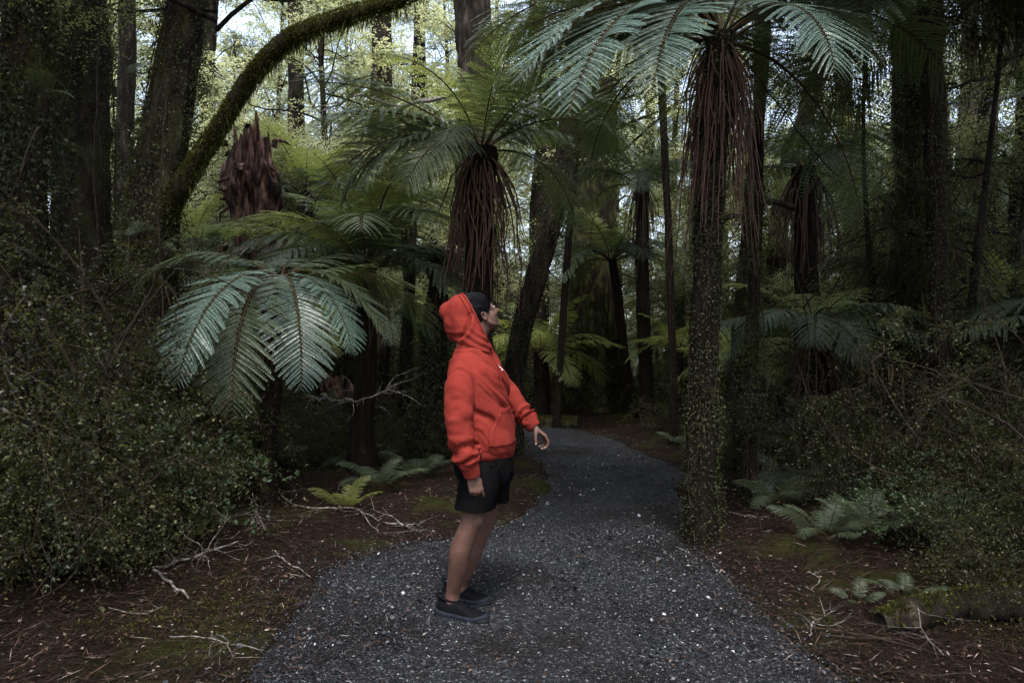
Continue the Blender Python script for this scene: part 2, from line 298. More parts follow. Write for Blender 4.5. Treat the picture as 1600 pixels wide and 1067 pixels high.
# short loose twigs
n = 2600; y = 2.3 + 9 * r.random(n) ** 1.3; x = (r.random(n) * 2 - 1) * (1.2 + y * .75); d = dpath(x, y); k = d > .03; x, y, d = x[k], y[k], d[k]; n = len(x)
a = r.uniform(0, 6.28, n); Lw = r.uniform(.08, .4, n); t = np.linspace(0, 1, 5)
PL = np.stack([x[:, None] + np.cos(a)[:, None] * t * Lw[:, None], y[:, None] + np.sin(a)[:, None] * t * Lw[:, None], (gz(x, y, d) + .012)[:, None] + .03 * np.sin(t * 3)[None] * r.random(n)[:, None]], -1)
PL[..., :2] += r.normal(0, .012, (n, 5, 2)); V, Qd = tubes(PL, (r.uniform(.001, .0032, n)[:, None] * (1.1 - .7 * t)[None]), 3)
o = link('twig_litter', MB().add(V, Qd).mesh('twig_litter', M_twigdark)); tag(o, 'thin brown twigs scattered over the forest floor', 'twigs', kind='stuff')
# ------------------------------------------------------------------ tree ferns
def frond_mesh(name, seed, L=1.8, Wd=.42, e0=50, e1=-50, nP=30, nQ=18, droop=.3, pet=.12, mat=None, curl=0.0, ex=1.15):
    r = np.random.default_rng(seed); K = 28; s = np.linspace(0, 1, K)
    el = np.radians(e0 + (e1 - e0) * s ** ex); yaw = np.radians(r.normal(0, 2.5)) * s + .03 * np.sin(s * 5 + r.uniform(0, 6))
    T = np.stack([np.cos(el) * np.cos(yaw), np.cos(el) * np.sin(yaw), np.sin(el)], 1)
    C = np.vstack([[0, 0, 0], np.cumsum((T[1:] + T[:-1]) / 2 * L / (K - 1), 0)])
    up = np.stack([-np.sin(el) * np.cos(yaw), -np.sin(el) * np.sin(yaw), np.cos(el)], 1); B = nz(np.cross(up, T))
    roll = np.radians(r.normal(0, 8)); 
    mb = MB(); Pn = []
    u = (np.arange(nP) + .5) / nP; si = pet + (1 - pet) * u ** .93
    prof = 1.95 * (u + .07) ** .45 * (1 - u) ** .72
    sp = L * (1 - pet) / nP
    I = lambda A, q: np.stack([np.interp(q, s, A[:, k]) for k in range(3)], -1)
    for side in (-1, 1):
        sj = si + side * .15 / nP; P0 = I(C, sj); Tj = nz(I(T, sj)); Uj = nz(I(up, sj)); Bj = nz(np.cross(Uj, Tj)) * side
        w = Wd * prof * (1 + r.normal(0, .05, nP)); w = np.maximum(w, .02)
        a = np.radians(78 - 32 * u + r.normal(0, 3, nP))[:, None]
        A = nz(np.cos(a) * Tj + np.sin(a) * Bj + Uj * (.12 + r.normal(0, .05, (nP, 1))))
        dr = droop * r.uniform(.7, 1.4, nP)
        t = np.linspace(.02, 1, nQ + 2)
        pts = P0[:, None] + w[:, None, None] * (A[:, None] * t[None, :, None] + Tj[:, None] * (.12 * t ** 2)[None, :, None] + np.array([0, 0, -1.])[None, None] * dr[:, None, None] * (t ** 2)[None, :, None] - Uj[:, None] * (.05 * t ** 2)[None, :, None])
        Ap = nz(np.gradient(pts, axis=1)); Tp = nz(Tj[:, None] - (Tj[:, None] * Ap).sum(-1, keepdims=True) * Ap); Nn = np.cross(Ap, Tp) * side
        c = pts[:, 1:-1]; A2 = Ap[:, 1:-1]; T2 = Tp[:, 1:-1]; N2 = Nn[:, 1:-1]; tc = t[1:-1]
        q = (.64 * sp) * np.minimum(1, prof * 1.4)[:, None] * ((1 - tc) ** .3 * 1.0 * np.minimum(1, .75 + tc * 2))[None] * np.ones((nP, nQ)); q = np.minimum(q, sp * .78)
        wd = (w[:, None] / nQ) * .92 * np.ones((nP, nQ))
        for s2 in (-1, 1):
            D = nz(.42 * A2 + s2 * .9 * T2 - .12 * np.abs(N2) * 0 - N2 * (.12 + r.normal(0, .06, (nP, nQ, 1))))
            base = c - A2 * (wd * .2)[..., None]; mid = base + D * (q * .45)[..., None]; tip = base + D * (q * 1.06)[..., None] + A2 * (q * .15)[..., None] - N2 * (q * .12)[..., None]
            h = A2 * (wd * .5)[..., None]
            V = np.stack([base, mid + h, tip, mid - h], 2).reshape(-1, 3)
            mb.add(V, np.arange(len(V)).reshape(-1, 4))
        Pn.append((pts[:, ::3], np.maximum(w[:, None] * .0045 * (1.2 - t[::3])[None], .0004)))
    nl = sum(len(q) for q in mb.Q)
    V, Q = tubes(C[None], (.011 * L / 1.8 * (1.15 - s) ** .8)[None], 5); mb.add(V, Q)
    for pts, rr in Pn: V, Q = tubes(pts, rr, 3); mb.add(V, Q)
    me = mb.mesh(name, mat or M_frond); me.materials.append(M_rachis)
    mi = np.zeros(len(me.polygons), np.int32); mi[nl:] = 1; me.polygons.foreach_set('material_index', mi); return me
def fset(tag_, mat, nP, nQ, seeds):
    out = {}
    for k, (e0, e1, dr) in dict(arch=(42, -52, .35), droop=(18, -78, .3), up=(72, 5, .25), flat=(30, -22, .35), rise=(58, -25, .3)).items():
        out[k] = [frond_mesh('frond_' + k, sd * 7 + len(k), 1.8, .52, e0, e1, nP, nQ, dr, mat=mat) for sd in seeds]
    return out
HI = fset('hi', M_frond, 32, 24, (1, 2)); LO = fset('lo', M_frond, 27, 12, (3, 4)); LIT = {k: [frond_mesh('frond_' + k, 31, 1.8, .5, e[0], e[1], 26, 13, .3, mat=M_frondlit)] for k, e in dict(up=(74, 15), rise=(58, -20), arch=(45, -45), flat=(25, -20), droop=(15, -70)).items()}
SIL = {k: [frond_mesh('frond_' + k, 51 + i, 1.8, .56, e[0], e[1], 38, 26, .18, mat=M_silver) for i in range(2)] for k, e in dict(arch=(38, -62), droop=(15, -75), flat=(28, -35), up=(70, 5), rise=(55, -30)).items()}
SIL['hang'] = [frond_mesh('frond_hang', 57 + i, 1.8, .5, 28, -80, 31, 28, .04, mat=M_silver, ex=.5) for i in range(2)]; SIL['long'] = [frond_mesh('frond_long', 91 + i, 1.8, .4, 28, -80, 38, 26, .04, mat=M_silver, ex=.5) for i in range(2)]; SIL['sweep'] = [frond_mesh('frond_sweep', 59, 1.8, .55, 34, -68, 44, 30, .06, mat=M_silver, ex=.75)]
HI['hang'] = [frond_mesh('frond_hang', 61, 1.8, .52, 28, -80, 31, 24, .05, mat=M_frond, ex=.5)]
SIL2 = {k: [frond_mesh('frond_' + k, 81, 1.8, .5, e[0], e[1], 36, 22, .12, mat=M_blue, ex=e[2])] for k, e in dict(sweep=(34, -68, .75), flat=(30, -22, 1.15), hang=(28, -80, .5)).items()}
DEAD = {'droop': [frond_mesh('dead_frond', 71, 1.6, .25, -30, -86, 18, 9, .5, mat=M_deadfr)]}

def stalk_meshes(n, Lm, seed, rad=.006):
    r = np.random.default_rng(seed); out = []
    for i in range(n):
        t = np.linspace(0, 1, 9); L_ = Lm * r.uniform(.45, 1.1); out_r = .06 + .12 * r.random() * t ** .7; 
        x = .03 + (r.uniform(.05, .26) * (1 - np.exp(-t * 5))) + r.uniform(-.03, .12) * t ** 2; y = r.normal(0, .05) * t + r.normal(0, .02) * np.sin(t * r.uniform(3, 9)); x = x + .012 * np.sin(t * r.uniform(8, 20) + i) ; z = -L_ * t + .05 * np.exp(-t * 9)
        V, Q = tubes(np.stack([x, y, z], 1)[None], (rad * (1.25 - .85 * t))[None], 4); out.append(MB().add(V, Q).mesh('dead_stalk', M_stalk, True))
    return out
ST_L = stalk_meshes(16, 1.75, 3, .0058); ST_M = stalk_meshes(8, 1.3, 4, .008)

def fern_trunk(h, lean, r0, r1, seed, mat=M_fernbark, seg=14, nh=40, amp=.16):
    t = np.linspace(0, 1, nh); C = np.stack([lean[0] * t ** 1.3 + .02 * np.sin(t * 5 + seed), lean[1] * t ** 1.3 + .02 * np.sin(t * 4), h * t - .08 * (1 - t)], 1)
    R = r0 + (r1 - r0) * t + r0 * .5 * np.exp(-t * h * 4)
    V, Q = tubes(C[None], R[None], seg * 2); V = V.reshape(nh, seg * 2, 3); o = V - C[:, None]
    nn = fbm(np.stack([np.cos(np.arange(seg * 2) / seg * np.pi)[None] * 2.5 * np.ones((nh, 1)), np.sin(np.arange(seg * 2) / seg * np.pi)[None] * 2.5 * np.ones((nh, 1)), t[:, None] * h * 3 * np.ones((1, seg * 2))], -1), 3, seed)
    V = C[:, None] + o * (1 + amp * nn[..., None]); return V.reshape(-1, 3), Q, C, R
def place_frond(root, key, sty, az, z, sc, tilt, roll, rr, xy=(0, 0), mset=None):
    ms = mset[key] if key in mset else mset[list(mset)[0]]; me = ms[int(rr.integers(len(ms)))]
    o = link('frond', me, root); M = Matrix.Rotation(math.radians(az), 4, 'Z') @ Matrix.Rotation(math.radians(-tilt), 4, 'Y') @ Matrix.Rotation(math.radians(roll), 4, 'X')
    o.location = (xy[0] + .05 * math.cos(math.radians(az)), xy[1] + .05 * math.sin(math.radians(az)), z); o.rotation_euler = M.to_euler(); o.scale = (sc, sc, sc); return o
def tree_fern(px, d, crown_px, crown_py, label, fl=1.0, nf=14, mset=None, r0=.12, r1=.1, skirt=0, skl=1.0, extra=(), seed=0, stm=None, group='tree ferns', up=5, upset=None, creeper=0, skip=None, stuff_skirt=0, auto=True, tl=0):
    rr = np.random.default_rng(seed + 100); x = (px - 800) / FOC * d; zb = gz1(x, d)
    c = P(crown_px, crown_py, d); h = c[2] - zb
    root = tag(empty('tree_fern', (x, d, zb)), label, 'tree fern', group)
    V, Q, C, R = fern_trunk(h, (c[0] - x, 0), r0, r1, seed); link('trunk', MB().add(V, Q).mesh('fern_trunk', M_fernbark, True), root)
    top = (c[0] - x, 0)
    mset = mset or LO
    if auto:
        for i in range(nf):
            az = 360 * i / nf + rr.uniform(-10, 10)
            if skip and any(abs((az - a + 180) % 360 - 180) < w for a, w in skip): continue
            place_frond(root, ['arch', 'droop', 'flat', 'arch'][i % 4], 0, az, h - .03 + rr.uniform(-.04, .04), fl * rr.uniform(.85, 1.12), rr.uniform(-6, 10) + tl, rr.normal(0, 7), rr, top, mset)
        for i in range(up):
            az = 360 * i / up + rr.uniform(-20, 20); place_frond(root, ['up', 'rise'][i % 2], 0, az, h + .03, fl * rr.uniform(.8, 1), rr.uniform(-8, 8), rr.normal(0, 8), rr, top, upset or mset)
    for (key, az, sc, tilt, ms) in extra: place_frond(root, key, 0, az, h, sc, tilt, rr.normal(0, 3), rr, top, ms)
    sm = stm or ST_L
    for i in range(skirt):
        o = link('dead_stalk', sm[int(rr.integers(len(sm)))], root, (top[0], top[1], h - rr.uniform(0, .18)), (rr.normal(0, .03), rr.normal(0, .03), rr.uniform(0, 6.283)), (rr.uniform(.7, 1.15) * r1 / .1, r1 / .1, skl * rr.uniform(.7, 1.1)))
    if creeper: add_creeper(root, C, R, creeper, seed, thr=-.6, size=(.01, .024))
    return root, h
def add_creeper(root, C, R, n, seed, zmin=0.0, size=(.014, .03), mat=None, name='creeper', out=.05, thr=-.25, z1=1.0):
    r = np.random.default_rng(seed + 900); K = len(C); s = zmin + (z1 - zmin) * r.random(n * 3); a = r.uniform(0, 6.283, n * 3)
    c = np.stack([np.interp(s * (K - 1), np.arange(K), C[:, k]) for k in range(3)], 1); Rr = np.interp(s * (K - 1), np.arange(K), R)
    nr = np.stack([np.cos(a), np.sin(a), a * 0], 1); p = c + nr * Rr[:, None]; k = fbm(p * 2.2, 3, seed) > thr + r.normal(0, .2, n * 3); k[np.cumsum(k) > n] = False
    p, nr = p[k], nr[k]; m_ = len(p); p = p + nr * (out * r.random(m_) ** 2)[:, None] * (1 + 1.5 * np.clip(fbm(p * 1.3, 2, seed + 3), 0, 1))[:, None]
    d = nz(rdir(r, m_) * .8 + np.array([0, 0, -.7]) + nr * .5); V, Q = leafquads(p, d, nz(nr + rdir(r, m_) * .7), r.uniform(*size, m_), r.uniform(size[0] * .6, size[1] * .65, m_))
    # clinging stems
    ns = max(4, n // 500); t = np.linspace(0, 1, 12); s0 = zmin + r.uniform(0, .8, ns) * (z1 - zmin); s1 = np.minimum(s0 + r.uniform(.1, .4, ns), z1); ss = s0[:, None] + (s1 - s0)[:, None] * t; aa = r.uniform(0, 6.28, ns)[:, None] + r.normal(0, 1.1, (ns, 1)) * t + .2 * np.sin(t * 9)[None]
    cc = np.stack([np.interp(ss * (K - 1), np.arange(K), C[:, k]) for k in range(3)], -1); rr_ = np.interp(ss * (K - 1), np.arange(K), R) * 1.04
    PL = cc + np.stack([np.cos(aa), np.sin(aa), aa * 0], -1) * rr_[..., None]; V2, Q2 = tubes(PL, np.full((ns, 12), .005), 4)
    o = link(name, MB().add(V, Q).mesh('creeper', mat or M_creeper), root, kind='stuff')
    o = link('creeper_stem', MB().add(V2, Q2).mesh('creeper_stem', M_twigdark), root, kind='stuff')

# ------------------------------------------------------------------ shrubs and trees built from stems, twigs and leaves
def rot_about(v, ax, ang):
    c, s = np.cos(ang)[..., None], np.sin(ang)[..., None]; return v * c + np.cross(ax, v) * s + ax * (ax * v).sum(-1, keepdims=True) * (1 - c)
def grow(r, P0, D0, L_, K, sag=0.0, wig=.15):
    """curved stems from P0 (M,3) along D0 -> (M,K,3)"""
    M_ = len(P0); t = np.linspace(0, 1, K); side = nz(np.cross(D0, rdir(r, M_))); w = r.normal(0, wig, (M_, 1))
    off = side[:, None] * (w * np.sin(t * 3.1)[None])[..., None] + side[:, None] * (r.normal(0, wig * .4, (M_, 1)) * np.sin(t * 8)[None])[..., None]
    return P0[:, None] + L_[:, None, None] * (D0[:, None] * t[None, :, None] + off + np.array([0, 0, -1.]) * sag * (t ** 2)[None, :, None])
def pick(r, PL, n, lo=.2, hi=1.0):
    M_, K, _ = PL.shape; i = r.integers(0, M_, n); s = r.uniform(lo, hi, n) * (K - 1); a = np.minimum(s.astype(int), K - 2); f = (s - a)[:, None]
    return PL[i, a] * (1 - f) + PL[i, a + 1] * f, nz(PL[i, a + 1] - PL[i, a]), i
def leafy(r, TW, per, size, wr=.5, flat=.6, jit=.02):
    M_, K, _ = TW.shape; s = r.random((M_, per)) * (K - 1); a = np.minimum(s.astype(int), K - 2); f = (s - a)[..., None]; ii = np.arange(M_)[:, None]
    p = (TW[ii, a] * (1 - f) + TW[ii, a + 1] * f).reshape(-1, 3); d = nz(TW[ii, a + 1] - TW[ii, a]).reshape(-1, 3); n = len(p)
    nrm = nz(np.array([0, 0, 1.]) * flat + rdir(r, n) * (1 - flat * .6)); sd = np.cross(d, nrm) * r.choice([-1, 1], n)[:, None]
    return leafquads(p + r.normal(0, jit, (n, 3)), d * .5 + sd + rdir(r, n) * .35, nrm, size * r.uniform(.6, 1.25, n), size * wr * r.uniform(.7, 1.2, n))
def shrub_meshes(seed, H=1.6, spread=1.0, ns=14, ntw=420, per=26, leaf=.016, sag=.5, up=1.0, mat=None, twl=(.18, .5)):
    r = np.random.default_rng(seed); a = r.uniform(0, 6.28, ns); lean = r.uniform(.1, .75, ns)
    D = nz(np.stack([np.cos(a) * lean, np.sin(a) * lean, np.full(ns, up)], 1)); P0 = np.stack([np.cos(a), np.sin(a), a * 0], 1) * .12 * r.random((ns, 1)); P0[:, 2] = -.05
    S = grow(r, P0, D, H * r.uniform(.6, 1.1, ns), 10, .15); S[..., :2] *= spread
    p, d, _ = pick(r, S, ns * 6, .25, 1); B = grow(r, p, nz(d * .5 + rdir(r, len(p)) * [1, 1, .5]), H * r.uniform(.2, .45, len(p)), 7, sag * .6)
    allp = B[::2]; p, d, _ = pick(r, allp, ntw, .25, 1); TW = grow(r, p, nz(d * .5 + rdir(r, len(p)) * [1, 1, .6]), r.uniform(*twl, len(p)), 6, sag)
    mb = MB(); V, Q = tubes(S, .012 * H / 1.6 * (1.15 - np.linspace(0, 1, 10))[None] * np.ones((ns, 1)), 5); mb.add(V, Q)
    V, Q = tubes(B, .004 * (1.2 - np.linspace(0, 1, 7))[None] * np.ones((len(B), 1)), 3); mb.add(V, Q); V, Q = tubes(TW[::3], .001 * np.ones((len(TW[::3]), 6)), 3); mb.add(V, Q)
    V, Q = leafy(r, TW, per, leaf * 1.45, .62, .4, .014); return mb.mesh('stems', M_twigdark), MB().add(V, Q).mesh('foliage', mat or M_small)
def tree_meshes(seed, H=15, z0=.28, r0=.22, nl=22, limb=3.6, nb=190, ntw=1500, per=14, leaf=.07, mat=None, hang=0, bark=None, layered=.8, sag=.25, leanx=0):
    r = np.random.default_rng(seed); t = np.linspace(0, 1, 40); C = np.stack([.25 * np.sin(t * 3 + seed) + leanx * t * H, .2 * np.sin(t * 2.4 + seed * 2), t * H - .1], 1); C[:, :2] -= C[0, :2]; R = r0 * ((1 - t) ** .8 * .9 + .1) + r0 * .7 * np.exp(-t * H * 1.6)
    V, Q = tubes(C[None], R[None], 14); V = C[:, None] + (V.reshape(40, 14, 3) - C[:, None]) * (1 + .14 * fbm(V.reshape(40, 14, 3) * [3, 3, 1.2], 2, seed))[..., None]
    trunk = MB().add(V.reshape(-1, 3), Q).mesh('trunk', bark or M_bark2, True)
    s = np.sort(r.uniform(z0, .97, nl)); a = r.uniform(0, 6.28, nl); el = r.uniform(.1, .8, nl)
    P0 = np.stack([np.interp(s, t, C[:, k]) for k in range(3)], 1); D = nz(np.stack([np.cos(a), np.sin(a), el], 1)); LL = limb * (1.15 - s * .75) * r.uniform(.6, 1.15, nl)
    S = grow(r, P0, D, LL, 10, -.05, .12); lr = .3 * r0 * (LL / limb)[:, None] * (1.1 - np.linspace(0, 1, 10))[None]
    mb = MB(); V, Q = tubes(S, lr, 6); mb.add(V, Q)
    p, d, i = pick(r, S, nb, .2, 1); B = grow(r, p, nz(d * .7 + rdir(r, nb) * [1, 1, .35 + .5 * (1 - layered)]), LL[i] * r.uniform(.18, .42, nb), 7, sag * .4); V, Q = tubes(B, (.012 * (1.2 - np.linspace(0, 1, 7)))[None] * np.ones((nb, 1)), 4); mb.add(V, Q)
    p, d, _ = pick(r, B, ntw, .15, 1); TW = grow(r, p, nz(d * .7 + rdir(r, ntw) * [1, 1, .5 * (1.15 - layered)]), r.uniform(.35, .9, ntw), 5, sag)
    V, Q = tubes(TW[::3, ::2], np.full((len(TW[::3]), 3), .004), 3); mb.add(V, Q); limbs = mb.mesh('limbs', bark or M_bark2)
    V, Q = leafy(r, TW, per, leaf, .5, layered, .03); crown = MB().add(V, Q).mesh('crown', mat or M_canopy)
    hm = None
    if hang:
        p, d, _ = pick(r, S, hang, .1, .95); hm = MB().add(*leafquads(p, np.array([[0, 0, -1.]]) + .15 * rdir(r, hang), rdir(r, hang), r.uniform(.15, .7, hang), r.uniform(.01, .03, hang))).mesh('hanging_moss', M_hang)
    return trunk, limbs, crown, hm
def place_tree(ms, x, y, label, sc=1.0, rz=0.0, cat='tree', group='forest trees', name='tree', dz=0):
    root = tag(empty(name, (x, y, gz1(x, y) + dz), rz), label, cat, group)
    for nm, me in zip(('trunk', 'limbs', 'crown', 'hanging_moss'), ms):
        if me is None: continue
        link(nm, me, root, scale=sc, kind='stuff' if nm == 'hanging_moss' else None)
    return root
def place_shrub(ms, x, y, label, sc=1.0, rz=0.0, group=None, name='shrub', z=None, cat='shrub'):
    root = tag(empty(name, (x, y, gz1(x, y) if z is None else z), rz), label, cat, group)
    link('stems', ms[0], root, scale=sc); link('foliage', ms[1], root, scale=sc); return root

def epiphytes(root, C, R, n, seed, sc=(.1, .2), z0=.05, z1=.6, ms=None):
    r = np.random.default_rng(seed + 70); K = len(C); ms = ms or LO
    for k in range(n):
        s = r.uniform(z0, z1) * (K - 1); i = int(s); a = r.uniform(-math.pi, 0.15) if r.random() < .8 else r.uniform(0, 6.28); p = C[i] + R[i] * np.array([math.cos(a), math.sin(a), 0])
        for j in range(int(r.integers(2, 5))):
            place_frond(root, ['droop', 'arch', 'flat'][int(r.integers(3))], 0, math.degrees(a) + r.uniform(-45, 45), p[2], r.uniform(*sc), r.uniform(-10, 20), r.normal(0, 12), r, (p[0], p[1]), ms)
# ------------------------------------------------------------------ the tree ferns, nearest first
tree_fern(1090, 5.17, 1126, 56, 'tall tree fern beside the path with long hanging dead stalks and silver blue fronds', 1.1, 15, HI, .105, .1, 175, .84, seed=1, creeper=11000, up=6, skip=[(-105, 62)],
    tl=-8, extra=[('long', -136, 1.24, 14, SIL), ('long', -122, 1.0, 12, SIL), ('long', -146, 1.15, 22, SIL), ('droop', -72, .8, -6, SIL), ('sweep', -30, .7, 0, SIL), ('droop', -160, 1.0, 6, HI), ('flat', -14, 1.35, 2, HI), ('flat', -28, 1.2, 4, HI), ('arch', 172, 1.15, 0, HI), ('flat', 150, 1.2, 4, HI)])
tree_fern(748, 7.6, 752, 232, 'central tree fern behind the person, dead brown stalks hanging below wide dark fronds', .92, 13, HI, .17, .15, 110, .95, seed=2, up=5, upset=LIT,
    extra=[('sweep', -176, 1.2, 2, SIL2), ('droop', -168, 1.0, 0, HI), ('flat', -144, 1.05, -8, HI), ('droop', -148, .9, 0, HI), ('flat', -172, 1.15, 12, HI), ('flat', 4, .95, 12, HI), ('droop', -110, .6, 10, HI), ('arch', 160, 1.1, 5, HI)], skip=[(-150, 25)])
tree_fern(415, 6.4, 438, 432, 'low tree fern on the left with big drooping silvery green fronds', .86, 11, HI, .09, .08, 16, .5, seed=3, up=0, skip=[(-90, 88)],
    extra=[('hang', -57, .76, -9, SIL), ('hang', -112, .88, 4, SIL), ('hang', -150, .8, 8, HI), ('hang', -98, .88, -12, HI), ('hang', -25, .64, 2, SIL), ('flat', 170, .68, 0, SIL), ('arch', -172, .75, -6, HI), ('hang', -12, .7, 14, HI)])
tree_fern(568, 8.0, 571, 418, 'tree fern left of the person with upright yellow green fronds above a dark trunk', .95, 14, HI, .13, .11, 40, .6, seed=4, up=9, upset=LIT,
    extra=[('droop', -35, .45, 30, HI), ('arch', 178, 1.0, 10, LIT), ('flat', -165, 1.0, 8, LIT)])
tree_fern(1278, 7.4, 1272, 505, 'squat tree fern in the right undergrowth, two pale lit fronds rising from its crown', .66, 12, HI, .13, .12, 46, .55, seed=5, up=0, extra=[('up', 150, .62, -22, LIT), ('up', 25, .68, -28, LIT), ('rise', 80, .5, 0, LIT), ('droop', -170, .6, 5, HI), ('arch', -20, .75, -8, HI)], tl=-10)
tree_fern(1262, 9.6, 1258, 262, 'tree fern behind the right trunks with one pale frond over its stalk skirt', .8, 12, LO, .17, .14, 60, 1.0, seed=6, stm=ST_M, up=4, extra=[('droop', -60, .62, 20, SIL)])
tree_fern(1352, 13.5, 1350, 345, 'distant slender tree fern with a straight dark stalk skirt', .85, 11, LO, .18, .15, 44, 1.3, seed=7, stm=ST_M, up=4)
tree_fern(1010, 12.6, 1002, 285, 'tall thin tree fern at the path bend with a narrow brown skirt', .9, 13, LO, .12, .11, 44, 1.1, seed=8, stm=ST_M, up=5, creeper=1500)
tree_fern(988, 13.6, 955, 405, 'leaning tree fern on a thin dark trunk in front of the broad mossy trunk', .95, 14, LO, .1, .08, 8, .5, seed=9, up=5, upset=LIT)
tree_fern(1740, 6.2, 1750, 520, 'tree fern at the right edge reaching one long frond into view', .8, 9, HI, .12, .1, 10, .4, seed=10, up=2, extra=[('flat', 184, .85, -8, HI)])
tree_fern(845, 13.5, 845, 550, 'small bright green tree fern beyond the slanting trunk', .85, 11, LIT, .16, .13, 0, 1, seed=11, up=5)
tree_fern(640, 11.5, 632, 330, 'slim tree fern between the upright fern and the central fern', .85, 12, LO, .06, .05, 6, .5, seed=12, up=4)
tree_fern(868, 12.5, 905, 215, 'tree fern whose dark crown tops the slanting mossy trunk', .8, 9, LO, .06, .06, 0, .5, seed=13, up=5, creeper=2000)
tree_fern(1195, 16.0, 1190, 420, 'faraway tree fern seen between the right trunks', .9, 12, LO, .14, .12, 24, 1, seed=14, stm=ST_M, up=4, upset=LIT)
tree_fern(1500, 12.0, 1505, 330, 'tree fern half hidden by the vine covered right trunk', .9, 12, LO, .15, .13, 20, .8, seed=15, stm=ST_M, up=4)
tree_fern(300, 12.5, 300, 395, 'tree fern glimpsed between the two mossy left trunks', .85, 12, LO, .14, .12, 8, .8, seed=16, stm=ST_M, up=4, upset=LIT)
tree_fern(480, 13.0, 478, 300, 'pale tree fern to the right of the splintered red stump', .9, 13, LO, .13, .11, 20, .9, seed=17, stm=ST_M, up=6, upset=LIT)
tree_fern(1470, 6.3, 1452, -10, 'high tree fern over the right trunk, only its hanging fronds in view', 1.15, 14, HI, .08, .08, 0, .5, seed=18, up=0, creeper=7000)
tree_fern(1052, 10.2, 1030, -15, 'tall tree fern above the path, its dark fronds hanging from the top', 1.1, 15, HI, .055, .05, 6, .5, seed=19, up=0, creeper=2500)
for i, (px, d, cy, sd) in enumerate([(200, 16, 380, 21), (560, 18, 350, 22), (700, 19, 400, 23), (1130, 19, 350, 24), (1420, 17, 420, 25), (1570, 15, 400, 26), (780, 21, 430, 27), (1060, 15.5, 470, 28), (400, 17, 420, 29), (900, 22, 380, 30)]):
    tree_fern(px, d, px, cy, 'distant tree fern deep in the dim forest background', .95, 11, LO, .15, .13, 0, 1, seed=sd, up=4, upset=LIT if i % 2 else None, group='distant tree ferns')

# ------------------------------------------------------------------ the big mossy trunks
def big_trunk(label, pts, radii, seed, creeper=6000, mat=M_bark, flutes=0, name='tree', moss=True, cat='tree', extra_branches=(), group='large mossy trunks', lsize=(.016, .036), seg=56, z1=.62, epi=0):
    """pts: list of (px,py,depth) up the trunk; radii in px at that depth"""
    W3 = np.array([P(*p) for p in pts]); W3[0, 2] = gz1(W3[0, 0], W3[0, 1]) - .1
    K = 90; C = bez(W3, K); rr = np.interp(np.linspace(0, 1, K), np.linspace(0, 1, len(radii)), [q / FOC * p[2] for q, p in zip(radii, pts)])
    root = tag(empty(name, (W3[0, 0], W3[0, 1], W3[0, 2] + .1)), label, cat, group); b = np.array(root.location)
    C = C - b; V, Q = tubes(C[None], rr[None], seg); V = V.reshape(K, seg, 3); th = np.arange(seg) / seg * 2 * np.pi
    dv = V - C[:, None]; pr = np.concatenate([np.cos(th)[None, :, None] * np.ones((K, 1, 1)) * 1.6, np.sin(th)[None, :, None] * np.ones((K, 1, 1)) * 1.6, (C[:, 2] * .9)[:, None, None] * np.ones((1, seg, 1))], -1)
    f = .2 * fbm(pr, 3, seed) + .1 * np.abs(fbm(pr * [4, 4, 1.6], 3, seed + 5)) + .05 * fbm(pr * 9, 2, seed + 8)
    if flutes:
        hgt = C[:, 2] / max(C[-1, 2], .1); f = f + flutes * np.exp(-np.clip(C[:, 2], 0, 99) / 1.3)[:, None] * (np.abs(np.sin(th * 3.5 + seed)) ** 3)[None] * 2.0
    V = C[:, None] + dv * (1 + f[..., None]); link('trunk', MB().add(V.reshape(-1, 3), Q).mesh('trunk', mat, True), root)
    if creeper: add_creeper(root, C, rr * 1.06, creeper, seed, size=lsize, out=.13, z1=z1)
    if moss: add_creeper(root, C, rr * 1.04, int(creeper * 1.1), seed + 40, size=(.012, .026) if not flutes else (.03, .07), mat=M_mossleaf, name='moss', out=.05, thr=-.15, z1=z1)
    if epi: epiphytes(root, C, rr, epi, seed, z1=z1)
    for bp, br, sd in extra_branches:
        B = bez(np.array([P(*p) for p in bp]) - b, 60); r2 = np.interp(np.linspace(0, 1, 60), np.linspace(0, 1, len(br)), [q / FOC * p[2] for q, p in zip(br, bp)])
        Vb, Qb = tubes(B[None], r2[None], 18); Vb = Vb.reshape(60, 18, 3); Vb = B[:, None] + (Vb - B[:, None]) * (1 + .3 * fbm(Vb * 5, 4, sd))[..., None]
        o = link('branch', MB().add(Vb.reshape(-1, 3), Qb).mesh('branch', M_bark, True), root)
        r = np.random.default_rng(sd); n = 15000; s = r.random(n) * 58.9; ii = s.astype(int); c = B[ii] + (B[ii + 1] - B[ii]) * (s - ii)[:, None]; nr = rdir(r, n); tan = nz(B[ii + 1] - B[ii]); nr = nz(nr - (nr * tan).sum(1, keepdims=True) * tan)
        p = c + nr * (r2[ii] * 1.0)[:, None]; Vm, Qm = leafquads(p, nr + rdir(r, n) * .7 + [0, 0, .1], rdir(r, n), r.uniform(.014, .04, n), r.uniform(.006, .016, n)); link('branch_moss', MB().add(Vm, Qm).mesh('branch_moss', M_mossleaf), root, kind='stuff')
        n = 1800; s = r.random(n) * 58.9; ii = s.astype(int); p = B[ii] - [0, 0, 1] * r2[ii][:, None] * .8 + r.normal(0, .02, (n, 3)); Vm, Qm = leafquads(p, np.array([[0, 0, -1.]]) + .25 * rdir(r, n), rdir(r, n), r.uniform(.03, .16, n), r.uniform(.004, .012, n)); link('hanging_moss', MB().add(Vm, Qm).mesh('hanging_moss', M_mossleaf), root, kind='stuff')
    return root, C, rr
